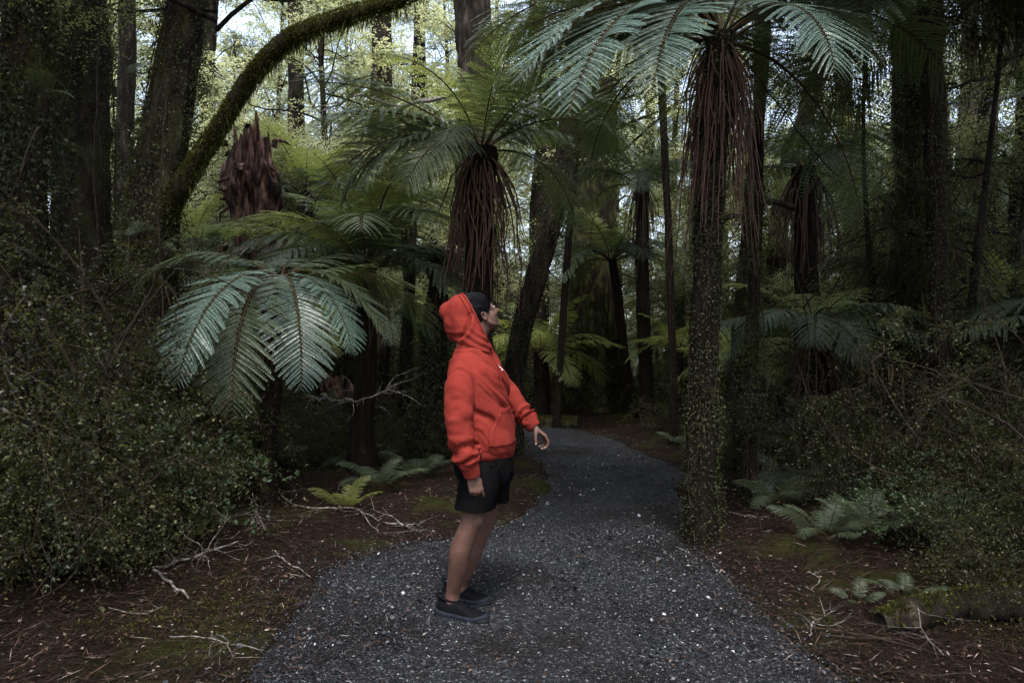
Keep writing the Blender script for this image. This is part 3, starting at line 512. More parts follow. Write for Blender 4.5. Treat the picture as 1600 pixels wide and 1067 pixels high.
def add_crown(root, C, ms, sc, dz=0, rz=0):
    o = link('crown', ms[2], root, (C[-1][0], C[-1][1], C[-1][2] + dz), (0, 0, rz), sc); link('limbs', ms[1], root, o.location, (0, 0, rz), sc)

CAN = [tree_meshes(101, 15, .1, .13, 36, 4.4, 240, 1900, 17, .085, M_canopy, 900), tree_meshes(102, 17, .1, .15, 38, 4.8, 240, 1900, 17, .09, M_canopy, 0, layered=.9),
       tree_meshes(103, 14, .1, .13, 30, 3.6, 240, 1800, 18, .072, M_canopy2, 1200, sag=.5), tree_meshes(104, 18, .3, .26, 26, 5, 240, 1900, 18, .09, M_canopy2, 400)]
UND = [tree_meshes(111, 5.5, .12, .07, 22, 1.7, 150, 1900, 20, .038, M_canopy2, 0, sag=.4), tree_meshes(112, 6.5, .15, .06, 22, 1.6, 150, 1900, 20, .032, M_small, 600, sag=.7), tree_meshes(113, 5, .1, .05, 20, 1.5, 140, 1900, 20, .04, M_canopy, 0, layered=.9)]

r1, C1, _ = big_trunk('thick mossy trunk, straight, second from the left edge', [(140, 800, 7.2), (134, 600, 7.2), (131, 400, 7.2), (130, 150, 7.2), (118, -60, 7.2), (112, -420, 7.2)], [58, 44, 40, 38, 36, 30], 1, 13000, epi=7, z1=.8)
add_crown(r1, C1, CAN[3], .55, -4.2, 1)
r2, C2, _ = big_trunk('leaning mossy trunk on the left that sends out a long arching branch', [(262, 760, 6.6), (240, 560, 6.6), (232, 400, 6.6), (262, 180, 6.6), (300, -60, 6.6), (340, -400, 6.6)], [58, 42, 38, 32, 27, 24], 2, 13000, epi=7, z1=.78,
    extra_branches=[([(252, 345, 6.5), (298, 268, 6.4), (345, 195, 6.3), (392, 122, 6.2), (452, 62, 6.1), (540, 26, 6.0), (640, -8, 5.9), (760, -90, 5.9)], [15, 13, 11, 11, 12, 11, 9, 6], 5)])
add_crown(r2, C2, CAN[2], .5, -3.4, 2)
r3, C3, _ = big_trunk('broad dark trunk at the left edge smothered in climbing plants', [(-5, 900, 5.8), (12, 600, 5.8), (22, 300, 5.8), (38, 60, 5.8), (30, -350, 5.8)], [80, 50, 38, 32, 28], 3, 14000, lsize=(.018, .05), epi=10, z1=.85)
add_crown(r3, C3, CAN[3], .5, -3.5, 3)
r4, C4, _ = big_trunk('straight vine wrapped trunk on the right side of the photo', [(1452, 760, 8.0), (1446, 560, 8.0), (1440, 300, 8.0), (1432, 40, 8.0), (1425, -400, 8.0)], [42, 34, 33, 32, 26], 4, 13000, lsize=(.018, .042), epi=6, z1=.7)
r5, C5, _ = big_trunk('huge distant trunk with flaring moss covered buttress roots at the bend', [(922, 650, 15.5), (925, 560, 15.5), (928, 440, 15.5), (925, 200, 15.5), (922, -200, 15.5)], [54, 42, 36, 33, 30], 6, 15000, mat=M_mossbark, flutes=.5, lsize=(.03, .08), seg=120, z1=.34, epi=8)
add_crown(r5, C5, CAN[1], .9, -9, 5)
big_trunk('slanting dark trunk rising to the right just behind the person', [(795, 705, 9.6), (806, 560, 9.6), (840, 420, 9.6), (876, 290, 9.6), (890, 180, 9.6), (905, 60, 9.6), (915, -100, 9.6)], [20, 17, 16, 15, 14, 13, 10], 7, 4500, mat=M_bark2)
big_trunk('slender mossy stem standing right of the tall fern', [(1170, 790, 6.6), (1172, 600, 6.6), (1180, 400, 6.6), (1186, 150, 6.6), (1188, -120, 6.6)], [11, 10, 8, 8, 7], 8, 3600, mat=M_bark2)
big_trunk('thin dark sapling stem left of the person', [(628, 705, 9.4), (634, 560, 9.4), (642, 440, 9.4), (648, 280, 9.4)], [11, 9, 6, 4], 9, 1800, mat=M_bark2)
big_trunk('leafy trunk wrapped in pale leaves behind the hooded person', [(672, 720, 8.8), (676, 600, 8.8), (682, 480, 8.8), (690, 390, 8.8)], [24, 21, 16, 8], 10, 5000, mat=M_bark2, lsize=(.025, .06), z1=1)
big_trunk('dark leaning stem beside the slender mossy stem', [(1155, 770, 8.0), (1150, 560, 8.0), (1168, 350, 8.0), (1192, 120, 8.0), (1200, -100, 8.0)], [9, 8, 8, 8, 7], 11, 1800, mat=M_bark2)
big_trunk('crooked sunlit trunk leaning right against the bright sky', [(1205, 620, 13), (1220, 330, 13), (1262, 170, 13), (1285, 60, 13), (1292, -100, 13)], [16, 14, 12, 11, 10], 12, 2200, mat=M_bark2)
big_trunk('dark trunk hanging with moss above the central fern', [(735, 640, 14), (740, 330, 14), (742, 120, 14), (738, -80, 14)], [30, 28, 27, 25], 13, 4000, mat=M_bark2)
big_trunk('slim dark trunk with a crooked elbow near the top', [(835, 640, 17), (845, 330, 17), (858, 120, 17), (838, 40, 17), (850, -80, 17)], [16, 15, 13, 12, 11], 14, 1800, mat=M_bark2)
for i, (px, d, rp) in enumerate([(470, 18, 18), (596, 16, 24), (190, 14, 20), (1110, 17, 15), (1325, 16, 18), (1545, 11, 20), (1590, 9, 14), (1390, 19, 16), (330, 20, 16), (660, 22, 12), (1010, 21, 12), (1500, 18, 20)]):
    big_trunk('upright dark tree trunk deep in the background of the forest', [(px, 640 + (i % 3) * 8, d), (px + (i % 5 - 2) * 4, 400, d), (px + (i % 4 - 1) * 7, 150, d), (px + (i % 3 - 1) * 12, -120, d)], [rp * .85, rp * .7, rp * .62, rp * .55], 30 + i, 900, mat=M_bark2, group='background trunks', moss=False, seg=20)

# splintered stump
def stump():
    d = 11.5; b = P(392, 690, d); z0 = gz1(b[0], d); root = tag(empty('broken_stump', (b[0], d, z0)), 'tall splintered reddish brown tree stump with a jagged broken top', 'tree stump')
    K, S = 70, 70; t = np.linspace(0, 1, K); th = np.arange(S) / S * 2 * np.pi; top = P(395, 168, d)[2] - z0
    C = np.stack([.15 * np.sin(t * 3) - .1 * (1 - t), t * 0, t], 1)
    rad = .48 - .16 * t; pr = np.stack([np.cos(th)[None] * 2 * np.ones((K, 1)), np.sin(th)[None] * 2 * np.ones((K, 1)), t[:, None] * 5 * np.ones((1, S))], -1)
    f = 1 + .28 * fbm(pr, 4, 3) + .22 * np.abs(fbm(pr * [3, 3, .5], 3, 5)) - .1; hh = top * (.92 + .08 * vnoise(np.stack([np.cos(th) * 3, np.sin(th) * 3, th * 0], 1), 4) + .035 * vnoise(np.stack([np.cos(th) * 9, np.sin(th) * 9, th * 0], 1), 5))
    R = rad[:, None] * f * (1 + .3 * np.exp(-((t - .82) / .035) ** 2) - .22 * sstep(.86, .92, t))[:, None]
    V = np.stack([C[:, 0, None] + R * np.cos(th), R * np.sin(th), t[:, None] * hh[None]], -1); idx = np.arange(K * S).reshape(K, S); nx = np.roll(idx, -1, 1)
    link('trunk', MB().add(V.reshape(-1, 3), np.stack([idx[:-1], nx[:-1], nx[1:], idx[1:]], -1).reshape(-1, 4)).mesh('stump', M_red, True), root)
    r = np.random.default_rng(8)
    for k in range(60):
        a = r.uniform(0, 6.28); zz = top * r.uniform(.3, .97); q = np.array([math.cos(a) * .36, math.sin(a) * .36, zz]); dd = nz(np.array([math.cos(a) * .8, math.sin(a) * .8, r.uniform(-1.2, 1.4)])); PL = grow(r, q[None], dd[None], np.array([r.uniform(.1, .35)]), 6, .5, .3)
        Vs, Qs = tubes(PL, np.array([[.06, .05, .045, .03, .02, .003]]) * r.uniform(.3, 1.2), 5); link('splinter', MB().add(Vs, Qs).mesh('splinter', M_red), root)
    add_creeper(root, np.stack([C[:, 0], C[:, 1], t * top * .55], 1), rad * 1.1, 2600, 77, size=(.02, .05), thr=0)
stump()

# ------------------------------------------------------------------ background trees and understorey
rb = np.random.default_rng(44)
def scatter_ok(x, y): return dpath([x], [y])[0] > .5
spots = []
for i in range(25):
    d = rb.uniform(17, 36); px = rb.uniform(-250, 1850); spots.append(((px - 800) / FOC * d, d))
for i, (x, y) in enumerate(spots):
    if not scatter_ok(x, y): x += 2
    dark = i % 5 == 2
    place_tree(CAN[(2 + i % 2) if dark else i % 2], x, y, 'dark leaved canopy tree far back in the forest' if dark else 'yellow green canopy tree far back in the forest', rb.uniform(.7, 1.05), rb.uniform(0, 6.28), group='dark canopy trees' if dark else 'yellow green canopy trees')
for i in range(80):
    d = rb.uniform(11, 27); px = rb.uniform(-150, 1750); x = (px - 800) / FOC * d
    if not scatter_ok(x, d) or (790 < px < 1040 and d < 18): continue
    k = int(rb.integers(3)); place_tree(UND[k], x, d, ['small dark leaved understorey tree in the background', 'wispy understorey tree with drooping moss in the background', 'light green understorey tree in the background'][k], rb.uniform(.6, 1.05), rb.uniform(0, 6.28), group=['dark understorey trees', 'wispy understorey trees', 'light understorey trees'][k], name='understorey_tree')
# nearer understorey on the right and far left
for i, (px, d, k, s) in enumerate([(520, 16, 1, .75), (585, 21, 0, .95), (640, 18, 1, .8), (700, 20, 0, .9), (770, 23, 1, 1), (420, 24, 1, 1), (545, 25, 0, 1.1), (960, 24, 1, 1), (1060, 20, 0, .9), (1130, 23, 0, 1)]):
    place_tree(CAN[k], (px - 800) / FOC * d, d, 'bright backlit canopy tree in the middle background', s, i * 1.9, group='bright backlit canopy trees')
for i, (px, d, k, s) in enumerate([(450, 15, 2, 1.2), (540, 14, 2, 1.0), (620, 17, 2, 1.5), (690, 15, 2, 1.2), (800, 18, 2, 1.5), (870, 22, 2, 1.8), (1110, 18, 0, 1.2), (1140, 14, 0, 1.0), (330, 16, 2, 1.4), (400, 20, 2, 1.7), (560, 23, 2, 1.9), (740, 24, 2, 1.9), (1220, 17, 2, 1.4), (1300, 15, 0, 1.2), (1000, 25, 2, 2)]):
    place_tree(UND[k], (px - 800) / FOC * d, d, 'leafy understorey tree filling the gap between the far trunks', s, i * 2.3, group='gap filling understorey trees', name='understorey_tree')
for i, (px, d, cy, sc) in enumerate([(600, 12, 500, .7), (690, 14, 505, .75), (880, 18, 555, .7), (1062, 12.5, 545, .6), (1100, 14.5, 490, .8), (1150, 11, 560, .6), (1225, 14, 470, .8), (1330, 11.5, 520, .7), (1420, 10, 560, .65), (1520, 11, 500, .75), (330, 9.5, 540, .6), (500, 11, 520, .6), (760, 16, 520, .75), (1185, 17, 520, .8), (960, 19, 540, .8), (1590, 9, 470, .75), (250, 12, 480, .8)]):
    tree_fern(px, d, px, cy, ['short young dark tree fern in the middle distance', 'short young fresh green tree fern in the middle distance'][i % 2], sc, 11, LO if i % 2 == 0 else LIT, .09, .08, 0, 1, seed=60 + i, up=4, group=['dark young tree ferns', 'fresh green young tree ferns'][i % 2])
for px, d, k, s in [(1390, 7.6, 1, .8), (1500, 7.0, 1, .85), (1560, 8.4, 0, .9), (1330, 10.5, 0, .75), (1600, 9.8, 1, 1.0), (60, 8.2, 0, .8), (300, 10.5, 2, .6), (1235, 12.5, 2, .6), (-40, 7, 1, .7), (1700, 6.5, 1, .9)]:
    place_tree(UND[k], (px - 800) / FOC * d, d, ['bushy dark understorey tree close behind the ferns', 'twiggy small leaved understorey tree among the near trunks', 'pale green understorey tree between the near trunks'][k], s, rb.uniform(0, 6.28), group=['near dark understorey trees', 'near twiggy understorey trees', 'near pale understorey trees'][k], name='understorey_tree')
# trees around and behind the camera closing the canopy, mostly unseen, added for shade
for i, (x, y, s, k) in enumerate([(-5.5, 3, 1.1, 3), (-8, 7, 1.1, 3), (6.5, 3.5, 1.1, 3), (-4.5, -3.5, .8, 2), (5, -3, .8, 3), (0, -7, 1, 1), (-9, -2, 1, 3), (9.5, -1, 1, 3), (-6, -10, 1, 1), (6, -11, 1, 0), (13, 5, 1, 2), (-13, 4, 1, 2), (12, 12, 1, 3), (-12, 12, 1, 3), (-11, 20, 1, 1), (12, 20, 1, 0), (-3.9, 4.2, 1.1, 3), (4.9, 5.1, 1.15, 3), (4.2, 2.4, 1.1, 3), (-5.6, 6.2, 1.2, 3), (-5.6, .6, .9, 3), (-7.6, 1.8, .95, 3), (5.8, .6, .9, 3), (7.8, 2, .95, 3), (5.6, -1.6, .85, 2), (-5.2, -1.4, .85, 2)]):
    place_tree(CAN[k], x, y, 'tall canopy tree beside and behind the path, mostly added out of view for shade', s, i * 1.3, group='trees around the path')
# far wood: one dense leafy mass all round
def far_wood():
    r = np.random.default_rng(9); mb = MB(); n = 100000
    a = r.uniform(0, 6.283, n // 25); R = r.uniform(30, 44, n // 25); z = r.gamma(2.0, 2.2, n // 25); c = np.stack([np.sin(a) * R, 6 + np.cos(a) * R, np.minimum(z, 12)], 1)
    p = (c[:, None] + r.normal(0, 1, (len(c), 25, 3)) * [.7, .7, .3]).reshape(-1, 3); mb.add(*leafquads(p, rdir(r, len(p)) * [1, 1, .5], nz(rdir(r, len(p)) + [0, 0, 1]), r.uniform(.22, .42, len(p)), r.uniform(.12, .24, len(p))))
    o = link('far_wood', mb.mesh('far_wood', M_canopy2)); tag(o, 'dense dark green mass of far off forest closing the view', 'forest', kind='stuff')
far_wood()

# ------------------------------------------------------------------ shrubs
SH = [shrub_meshes(201, 1.7, 1.0, 14, 440, 32, .0165, .7), shrub_meshes(202, 1.3, 1.2, 14, 420, 28, .015, .5), shrub_meshes(203, 2.1, .9, 12, 500, 32, .0135, .9), shrub_meshes(204, .8, 1.4, 12, 300, 20, .016, .3), shrub_meshes(205, 1.2, 1.1, 10, 200, 14, .032, .2, mat=M_glossy)]
left = [(40, 5.0, 0, 1.0), (120, 5.4, 2, .9), (165, 4.9, 4, .8), (200, 6.0, 0, .95), (-60, 4.4, 2, .9), (60, 4.3, 1, .8), (150, 4.9, 1, .85), (255, 6.4, 1, .8), (10, 6.2, 2, 1.0), (110, 6.6, 2, .95), (90, 4.6, 0, .7), (-20, 5.2, 1, 1.0), (185, 5.2, 3, .8), (230, 5.6, 3, .9), (-110, 5.0, 0, 1.1), (300, 7.4, 3, .9), (20, 3.9, 3, .8)]
nm = ['rounded olive shrub in the left thicket', 'spreading twiggy shrub in the left thicket', 'tall drooping shrub in the left thicket', 'low wiry shrub at the foot of the left thicket', 'glossy leaved bush in the undergrowth']
for px, d, k, s in left: place_shrub(SH[k], (px - 800) / FOC * d, d, nm[k], s * (1.55 if k == 2 or d > 5.8 else 1.25), rb.uniform(0, 6.28), 'left thicket ' + ['olive', 'twiggy', 'drooping', 'low', 'glossy'][k] + ' shrubs')
nm += ['glossy leaved bush squeezed into the left thicket']
nmr = ['rounded small leaved shrub in the right undergrowth', 'spreading twiggy shrub in the right undergrowth', 'tall wispy shrub in the right undergrowth', 'low wiry shrub at the right path side', 'bush with larger glossy leaves on the right']
right = [(1330, 5.9, 1, .6), (1390, 5.8, 2, .85), (1480, 5.6, 0, .95), (1570, 5.2, 2, .95), (1640, 5.0, 0, 1.0), (1350, 6.8, 2, .8), (1450, 6.8, 2, .95), (1540, 6.4, 4, 1.1), (1600, 4.4, 1, .8), (1500, 4.6, 4, .6), (1690, 4.2, 2, .8), (1560, 3.9, 3, .7), (1400, 8.4, 4, 1.2), (1500, 9, 4, 1.3)]
for px, d, k, s in right: place_shrub(SH[k], (px - 800) / FOC * d, d, nmr[k], s * 1.02, rb.uniform(0, 6.28), 'right undergrowth ' + ['rounded', 'twiggy', 'wispy', 'low', 'glossy'][k] + ' shrubs')
mid = [(345, 7.7, 3, .8), (455, 7.9, 3, .7), (505, 8.4, 1, .6), (625, 8.5, 3, .8), (700, 8.8, 3, .9), (545, 9.0, 1, .6), (665, 9.6, 0, .6), (395, 8.4, 2, .55), (470, 9.5, 3, 1.0), (520, 10.2, 4, .9), (600, 10, 3, 1.0), (660, 9.2, 1, .7), (350, 9.0, 1, .9), (690, 10.5, 4, .9), (760, 13, 0, .9), (840, 18, 2, 1), (1050, 13.5, 0, .9), (1120, 11, 1, .8), (1085, 15, 2, 1), (980, 17, 4, 1.2), (880, 19, 0, 1), (720, 14, 4, 1.2), (1160, 9.2, 3, 1), (1120, 8.2, 3, .8), (290, 8.4, 1, .9), (420, 11, 2, .8), (560, 12, 2, .9), (640, 12.5, 4, 1.2), (1040, 11.2, 3, .8), (450, 14, 0, 1.2), (1190, 13, 2, 1.1), (1290, 11, 4, 1.2), (1380, 12, 0, 1.2), (1480, 13, 2, 1.2), (180, 10, 4, 1.2), (100, 11, 0, 1.2)]
nmm = ['rounded shrub growing between the trunks farther back', 'twiggy shrub growing between the trunks farther back', 'tall wispy shrub growing between the trunks farther back', 'low shrub growing between the trunks farther back', 'glossy leaved shrub growing between the trunks farther back']
for px, d, k, s in mid: place_shrub(SH[k], (px - 800) / FOC * d, d, nmm[k], s, rb.uniform(0, 6.28), 'middle distance ' + ['rounded', 'twiggy', 'wispy', 'low', 'glossy'][k] + ' shrubs')

# ground ferns
def ground_fern(px, py, sc, n, label, ms=None, seed=0, rise=12):
    rr = np.random.default_rng(seed + 60); g = GP(px, py); root = tag(empty('ground_fern', g), label, 'fern')
    for i in range(n): place_frond(root, ['flat', 'rise', 'arch'][i % 3], 0, 360 * i / n + rr.uniform(-18, 18), .01, sc * rr.uniform(.8, 1.15), rise + rr.uniform(-8, 8), rr.normal(0, 8), rr, (0, 0), ms or HI)
ground_fern(538, 800, .17, 7, 'small bright green fern beside the pale fallen branch', LIT, 1, 20)
ground_fern(590, 765, .26, 8, 'dark ground fern in shade below the trunk of the upright fern', HI, 2)
ground_fern(1215, 800, .26, 8, 'ground fern at the foot of the slender mossy stem', HI, 3)
ground_fern(1340, 945, .08, 5, 'little fern growing on the left end of the mossy fallen log', HI, 4, 20)
ground_fern(1415, 935, .11, 6, 'little fern growing on the middle of the mossy fallen log', HI, 5, 20)
ground_fern(1380, 790, .3, 9, 'grey green ground fern in the middle of the right undergrowth', SIL, 6, 18)
ground_fern(300, 850, .1, 5, 'tiny fern sprout among the fallen twigs on the left', LIT, 7, 25)
ground_fern(560, 730, .25, 8, 'ground fern beside the decaying root mass', HI, 8)
ground_fern(1070, 700, .22, 7, 'ground fern behind the tall fern trunk at the path edge', HI, 9)
ground_fern(1160, 720, .3, 8, 'ground fern between the right stems', HI, 10)
ground_fern(80, 900, .2, 7, 'ground fern at the foot of the left thicket', HI, 11)
ground_fern(1300, 730, .34, 9, 'wide dark ground fern right of the slender mossy stem', HI, 12, 22)
ground_fern(1450, 740, .36, 9, 'wide dark ground fern in front of the vine wrapped trunk', HI, 13, 25)
ground_fern(1550, 790, .3, 9, 'dark ground fern near the right edge above the flax tuft', HI, 14, 22)
ground_fern(1290, 850, .2, 8, 'low ground fern in the red litter at the right', HI, 15, 18)
ground_fern(170, 840, .28, 8, 'dark fern poking out of the left thicket', HI, 16, 25)
ground_fern(330, 790, .22, 8, 'dark fern between the left thicket and the low tree fern', HI, 17, 18)
ground_fern(650, 745, .24, 8, 'dark fern just left of the person at the forest edge', HI, 18, 18)
for i, (px, py, sc) in enumerate([(1240, 770, .34), (1360, 850, .26), (1480, 860, .26), (1190, 690, .36), (1420, 680, .4), (1340, 690, .38), (60, 800, .32), (240, 770, .3), (400, 745, .28), (480, 705, .34), (1130, 690, .3)]):
    ground_fern(px, py, sc, 8, 'dark green ground fern among the undergrowth', HI if i % 3 else SIL2, 30 + i, 22)
g = GP(1575, 850); root = tag(empty('flax_plant', g), 'tuft of long narrow blue green leaves near the right edge', 'flax plant'); rr = np.random.default_rng(3)
lm = []
for i in range(4):
    t = np.linspace(0, 1, 8); e = .25 + .1 * i; c = np.stack([t * .28, t * 0, .34 * t - e * .55 * t ** 2.2], 1); w = .011 * (1 - t) ** .6 + .001
    V = np.concatenate([c + np.stack([t * 0, w, t * 0], 1), c - [0, 0, .003], c - np.stack([t * 0, w, t * 0], 1)]); k = np.arange(7); lm.append(MB().add(V, np.concatenate([np.stack([k, k + 1, k + 9, k + 8], 1), np.stack([k + 8, k + 9, k + 17, k + 16], 1)])).mesh('blade', M_silver, True))
for i in range(26): link('leaf', lm[i % 4], root, (0, 0, 0), (rr.normal(0, .1), rr.normal(-.2, .25), rr.uniform(0, 6.28)), rr.uniform(.6, 1.2))
# ------------------------------------------------------------------ fallen wood
def fallen(pts, rads, label, seed, twigs=8, mat=M_twig, name='fallen_branch', cat='branch', lift=.02, tw=.3, group='pale fallen branches'):
    r = np.random.default_rng(seed); W3 = []
    for q in pts:
        g = G(q[0], q[1]); lz = q[2] if len(q) > 2 else lift; 
        if lz > .03:                                   # raised point: keep it over the spot one sees it at
            d = (EYE - lz) * FOC / (q[1] - HOR); g = np.array([(q[0] - 800) / FOC * d, d, 0])
        W3.append([g[0], g[1], gz1(g[0], g[1]) + lz])
    W3 = np.array(W3); C = bez(W3, 36); C[1:-1] += .012 * np.stack([fbm(C[1:-1] * 9, 2, seed + k) for k in range(3)], 1)
    b = W3[0].copy(); root = tag(empty(name, b), label, cat, group); C = C - b; R = .62 * np.interp(np.linspace(0, 1, 36), np.linspace(0, 1, len(rads)), rads)
    V, Q = tubes(C[None], R[None], 8); V = V.reshape(36, 8, 3); V = C[:, None] + (V - C[:, None]) * (1 + .2 * fbm(V * 40, 2, seed))[..., None]; link('stem', MB().add(V.reshape(-1, 3), Q).mesh('stem', mat, True), root)
    for k in range(twigs):
        i = int(r.integers(4, 34)); dv = nz(nz(C[i] - C[i - 2]) * .6 + r.normal(0, 1, 3) * [1, 1, .3]); T_ = grow(r, C[i][None], dv[None], np.array([tw * r.uniform(.4, 1.2)]), 8, .12, .12)
        T_[0, :, 2] = np.maximum(T_[0, :, 2], C[i][2] - .03); q, dd, _ = pick(r, T_, 3, .3, .9); T2 = grow(r, q, nz(dd + rdir(r, 3) * .8), r.uniform(.05, .18, 3) * tw / .3, 8, .1, .12)
        mb = MB().add(*tubes(T_, (R[i] * .5 * (1.1 - np.linspace(0, 1, 8)))[None], 5)).add(*tubes(T2, np.ones((3, 1)) * (R[i] * .25 * (1.1 - np.linspace(0, 1, 8)))[None], 4)); link('twig', mb.mesh('twig', mat, True), root)
fallen([(412, 718, .25), (425, 752, .15), (448, 785), (480, 800), (520, 806), (552, 800), (590, 812), (618, 822), (640, 830)], [.004, .006, .009, .011, .012, .01, .009, .012, .014], 'long pale dead branch curving down from the low fern to the path', 1, 12, tw=.35)
fallen([(560, 802), (585, 828), (606, 838), (660, 832)], [.007, .006, .005, .003], 'thin white forked branch lying at the path edge', 2, 4, tw=.18)
fallen([(240, 893), (262, 912), (295, 937)], [.013, .014, .01], 'short thick lichen white stick pointing at the camera', 3, 2, tw=.1)
fallen([(238, 891), (280, 880), (330, 862, .05), (372, 842, .09)], [.014, .015, .012, .007], 'grey branch propped over the left litter with a fan of fine twigs', 4, 14, tw=.32)
fallen([(200, 838), (245, 858), (300, 878), (330, 880)], [.012, .016, .013, .009], 'dark brown branch lying behind the grey propped branch', 5, 4, mat=M_twigdark, group='brown fallen branches')
fallen([(430, 858), (450, 885), (485, 905)], [.006, .009, .006], 'small crooked white stick on the mossy litter', 6, 3, tw=.15)
fallen([(265, 1002), (330, 1005), (370, 1012), (410, 1017)], [.003, .006, .005, .003], 'long thin pale twig over the moss at the bottom left', 7, 6, tw=.2)
fallen([(380, 825), (420, 838), (455, 850)], [.009, .01, .006], 'pinkish bare branch among the twigs below the low fern', 8, 5, mat=M_twigdark, tw=.2, group='brown fallen branches')
fallen([(395, 770, .3), (402, 800, .12), (415, 830)], [.005, .007, .008], 'upright tangle of bare grey twigs by the low fern', 9, 14, tw=.4)
fallen([(170, 955), (225, 962), (255, 945)], [.004, .004, .003], 'slim curved twig in the left foreground litter', 10, 3, tw=.15)
fallen([(1262, 890), (1278, 905), (1268, 925)], [.006, .006, .004], 'short bent pale twig right of the gravel', 11, 2, tw=.1)
fallen([(1265, 1000), (1275, 975), (1288, 955, .08), (1280, 930, .16)], [.006, .006, .005, .003], 'forked grey twig standing at the right path edge', 12, 6, tw=.2)
fallen([(1260, 985), (1320, 990), (1380, 1000), (1440, 1008)], [.006, .009, .008, .005], 'reddish fallen frond stalk lying along the right bank', 13, 3, mat=M_twigdark, tw=.12, group='brown fallen branches')
fallen([(1280, 995), (1330, 1003), (1400, 998), (1470, 1010)], [.004, .007, .007, .005], 'second reddish frond stalk crossing the first on the right bank', 14, 3, mat=M_twigdark, tw=.12, group='brown fallen branches')
fallen([(1140, 800), (1165, 812), (1200, 822)], [.005, .008, .006], 'bare stick in the red litter behind the tall fern trunk', 15, 4, tw=.2)
fallen([(1175, 795), (1185, 820), (1190, 840)], [.006, .008, .006], 'brown stick leaning beside the slender mossy stem', 16, 2, mat=M_twigdark, tw=.1, group='brown fallen branches')
fallen([(1430, 925, .1), (1440, 960, .1), (1452, 990), (1475, 1012)], [.004, .005, .005, .003], 'thin hanging twig arching over the dark right bank', 17, 8, tw=.25)
fallen([(520, 612), (560, 622), (600, 618)], [.012, .018, .01], 'pale stick caught across the upright fern trunk', 18, 2, tw=.2, lift=.9) if False else None

def log(pts, rads, label, seed, mossn=5000, mat=M_bark, name='fallen_log'):
    W3 = np.array([[*(G(a, b)[:2]), 0] for a, b in pts]); W3[:, 2] = [gz1(q[0], q[1]) + rr_ * .6 for q, rr_ in zip(W3, rads)]
    K = 90; C = bez(W3, K); b = W3[0].copy(); C = C - b; R = np.interp(np.linspace(0, 1, K), np.linspace(0, 1, len(rads)), rads); root = tag(empty(name, b), label, 'log')
    Rr = R.copy(); V, Q = tubes(C[None], Rr[None], 22); V = V.reshape(K, 22, 3); V = C[:, None] + (V - C[:, None]) * (1 + .25 * fbm(V * [5, 12, 12], 4, seed) - .15 * np.abs(fbm(V * [4, 20, 20], 2, seed + 3)))[..., None]
    idx = K * 22; T = [(i, (i + 1) % 22, idx) for i in range(22)] + [((K - 1) * 22 + (i + 1) % 22, (K - 1) * 22 + i, idx + 1) for i in range(22)]
    link('log_body', MB().add(np.vstack([V.reshape(-1, 3), C[0], C[-1]]), Q, np.array(T)).mesh('log', mat, True), root)
    if mossn:
        r = np.random.default_rng(seed); s = r.random(mossn) * (K - 1.01); ii = s.astype(int); c = C[ii] + (C[ii + 1] - C[ii]) * (s - ii)[:, None]; tan = nz(C[ii + 1] - C[ii]); nr = nz(rdir(r, mossn) + [0, 0, .8]); nr = nz(nr - (nr * tan).sum(1, keepdims=True) * tan)
        link('moss', MB().add(*leafquads(c + nr * R[ii][:, None], nr + rdir(r, mossn) * .5, rdir(r, mossn), r.uniform(.012, .035, mossn), r.uniform(.007, .015, mossn))).mesh('moss', M_mossleaf), root, kind='stuff')
log([(1375, 972), (1430, 964), (1520, 958), (1700, 965)], [.05, .075, .09, .1], 'dark fallen log with moss on top in the lower right corner', 1, 1200, M_bark2)
log([(828, 668), (860, 667), (903, 668)], [.13, .14, .12], 'short mossy log lying across at the far path bend', 2, 3500)
log([(640, 720), (560, 712), (470, 715), (380, 708)], [.1, .12, .14, .09], 'crumbling reddish rotten log behind the two left ferns', 3, 1200, M_red)
def root_plate():
    c = GP(560, 700); root = tag(empty('root_mass', (c[0], c[1] + .4, c[2])), 'upturned mass of pinkish brown roots and earth behind the left fern trunks', 'root mass'); r = np.random.default_rng(4)
    u = np.linspace(0, np.pi / 2, 50); th = np.arange(110) / 110 * 2 * np.pi; V = np.stack([1.25 * np.cos(u)[:, None] ** .7 * np.cos(th), .45 * np.cos(u)[:, None] ** .7 * np.sin(th), .78 * np.sin(u)[:, None] * np.ones(110)], -1); V = V * (1 + .42 * fbm(V * 4, 5, 2) - .2 * np.abs(fbm(V * 9, 3, 7)))[..., None]
    idx = np.arange(50 * 110).reshape(50, 110); nx = np.roll(idx, -1, 1); link('earth', MB().add(V.reshape(-1, 3), np.stack([idx[:-1], nx[:-1], nx[1:], idx[1:]], -1).reshape(-1, 4)).mesh('earth', M_red, True), root)
    for k in range(80):
        a = r.uniform(-2.9, -.2); p = np.array([1.1 * math.cos(a) * r.random(), .42 * math.sin(a), r.uniform(.1, .7)]); PL = grow(r, p[None], nz(np.array([[r.normal(), -.5, r.normal() * .6]])), np.array([r.uniform(.2, .9)]), 9, .3, .3)
        link('root', MB().add(*tubes(PL, (r.uniform(.008, .028) * (1.15 - np.linspace(0, 1, 9)))[None], 6)).mesh('root', (M_red, M_twigdark, M_twig, M_twigdark)[k % 4], True), root)
root_plate()

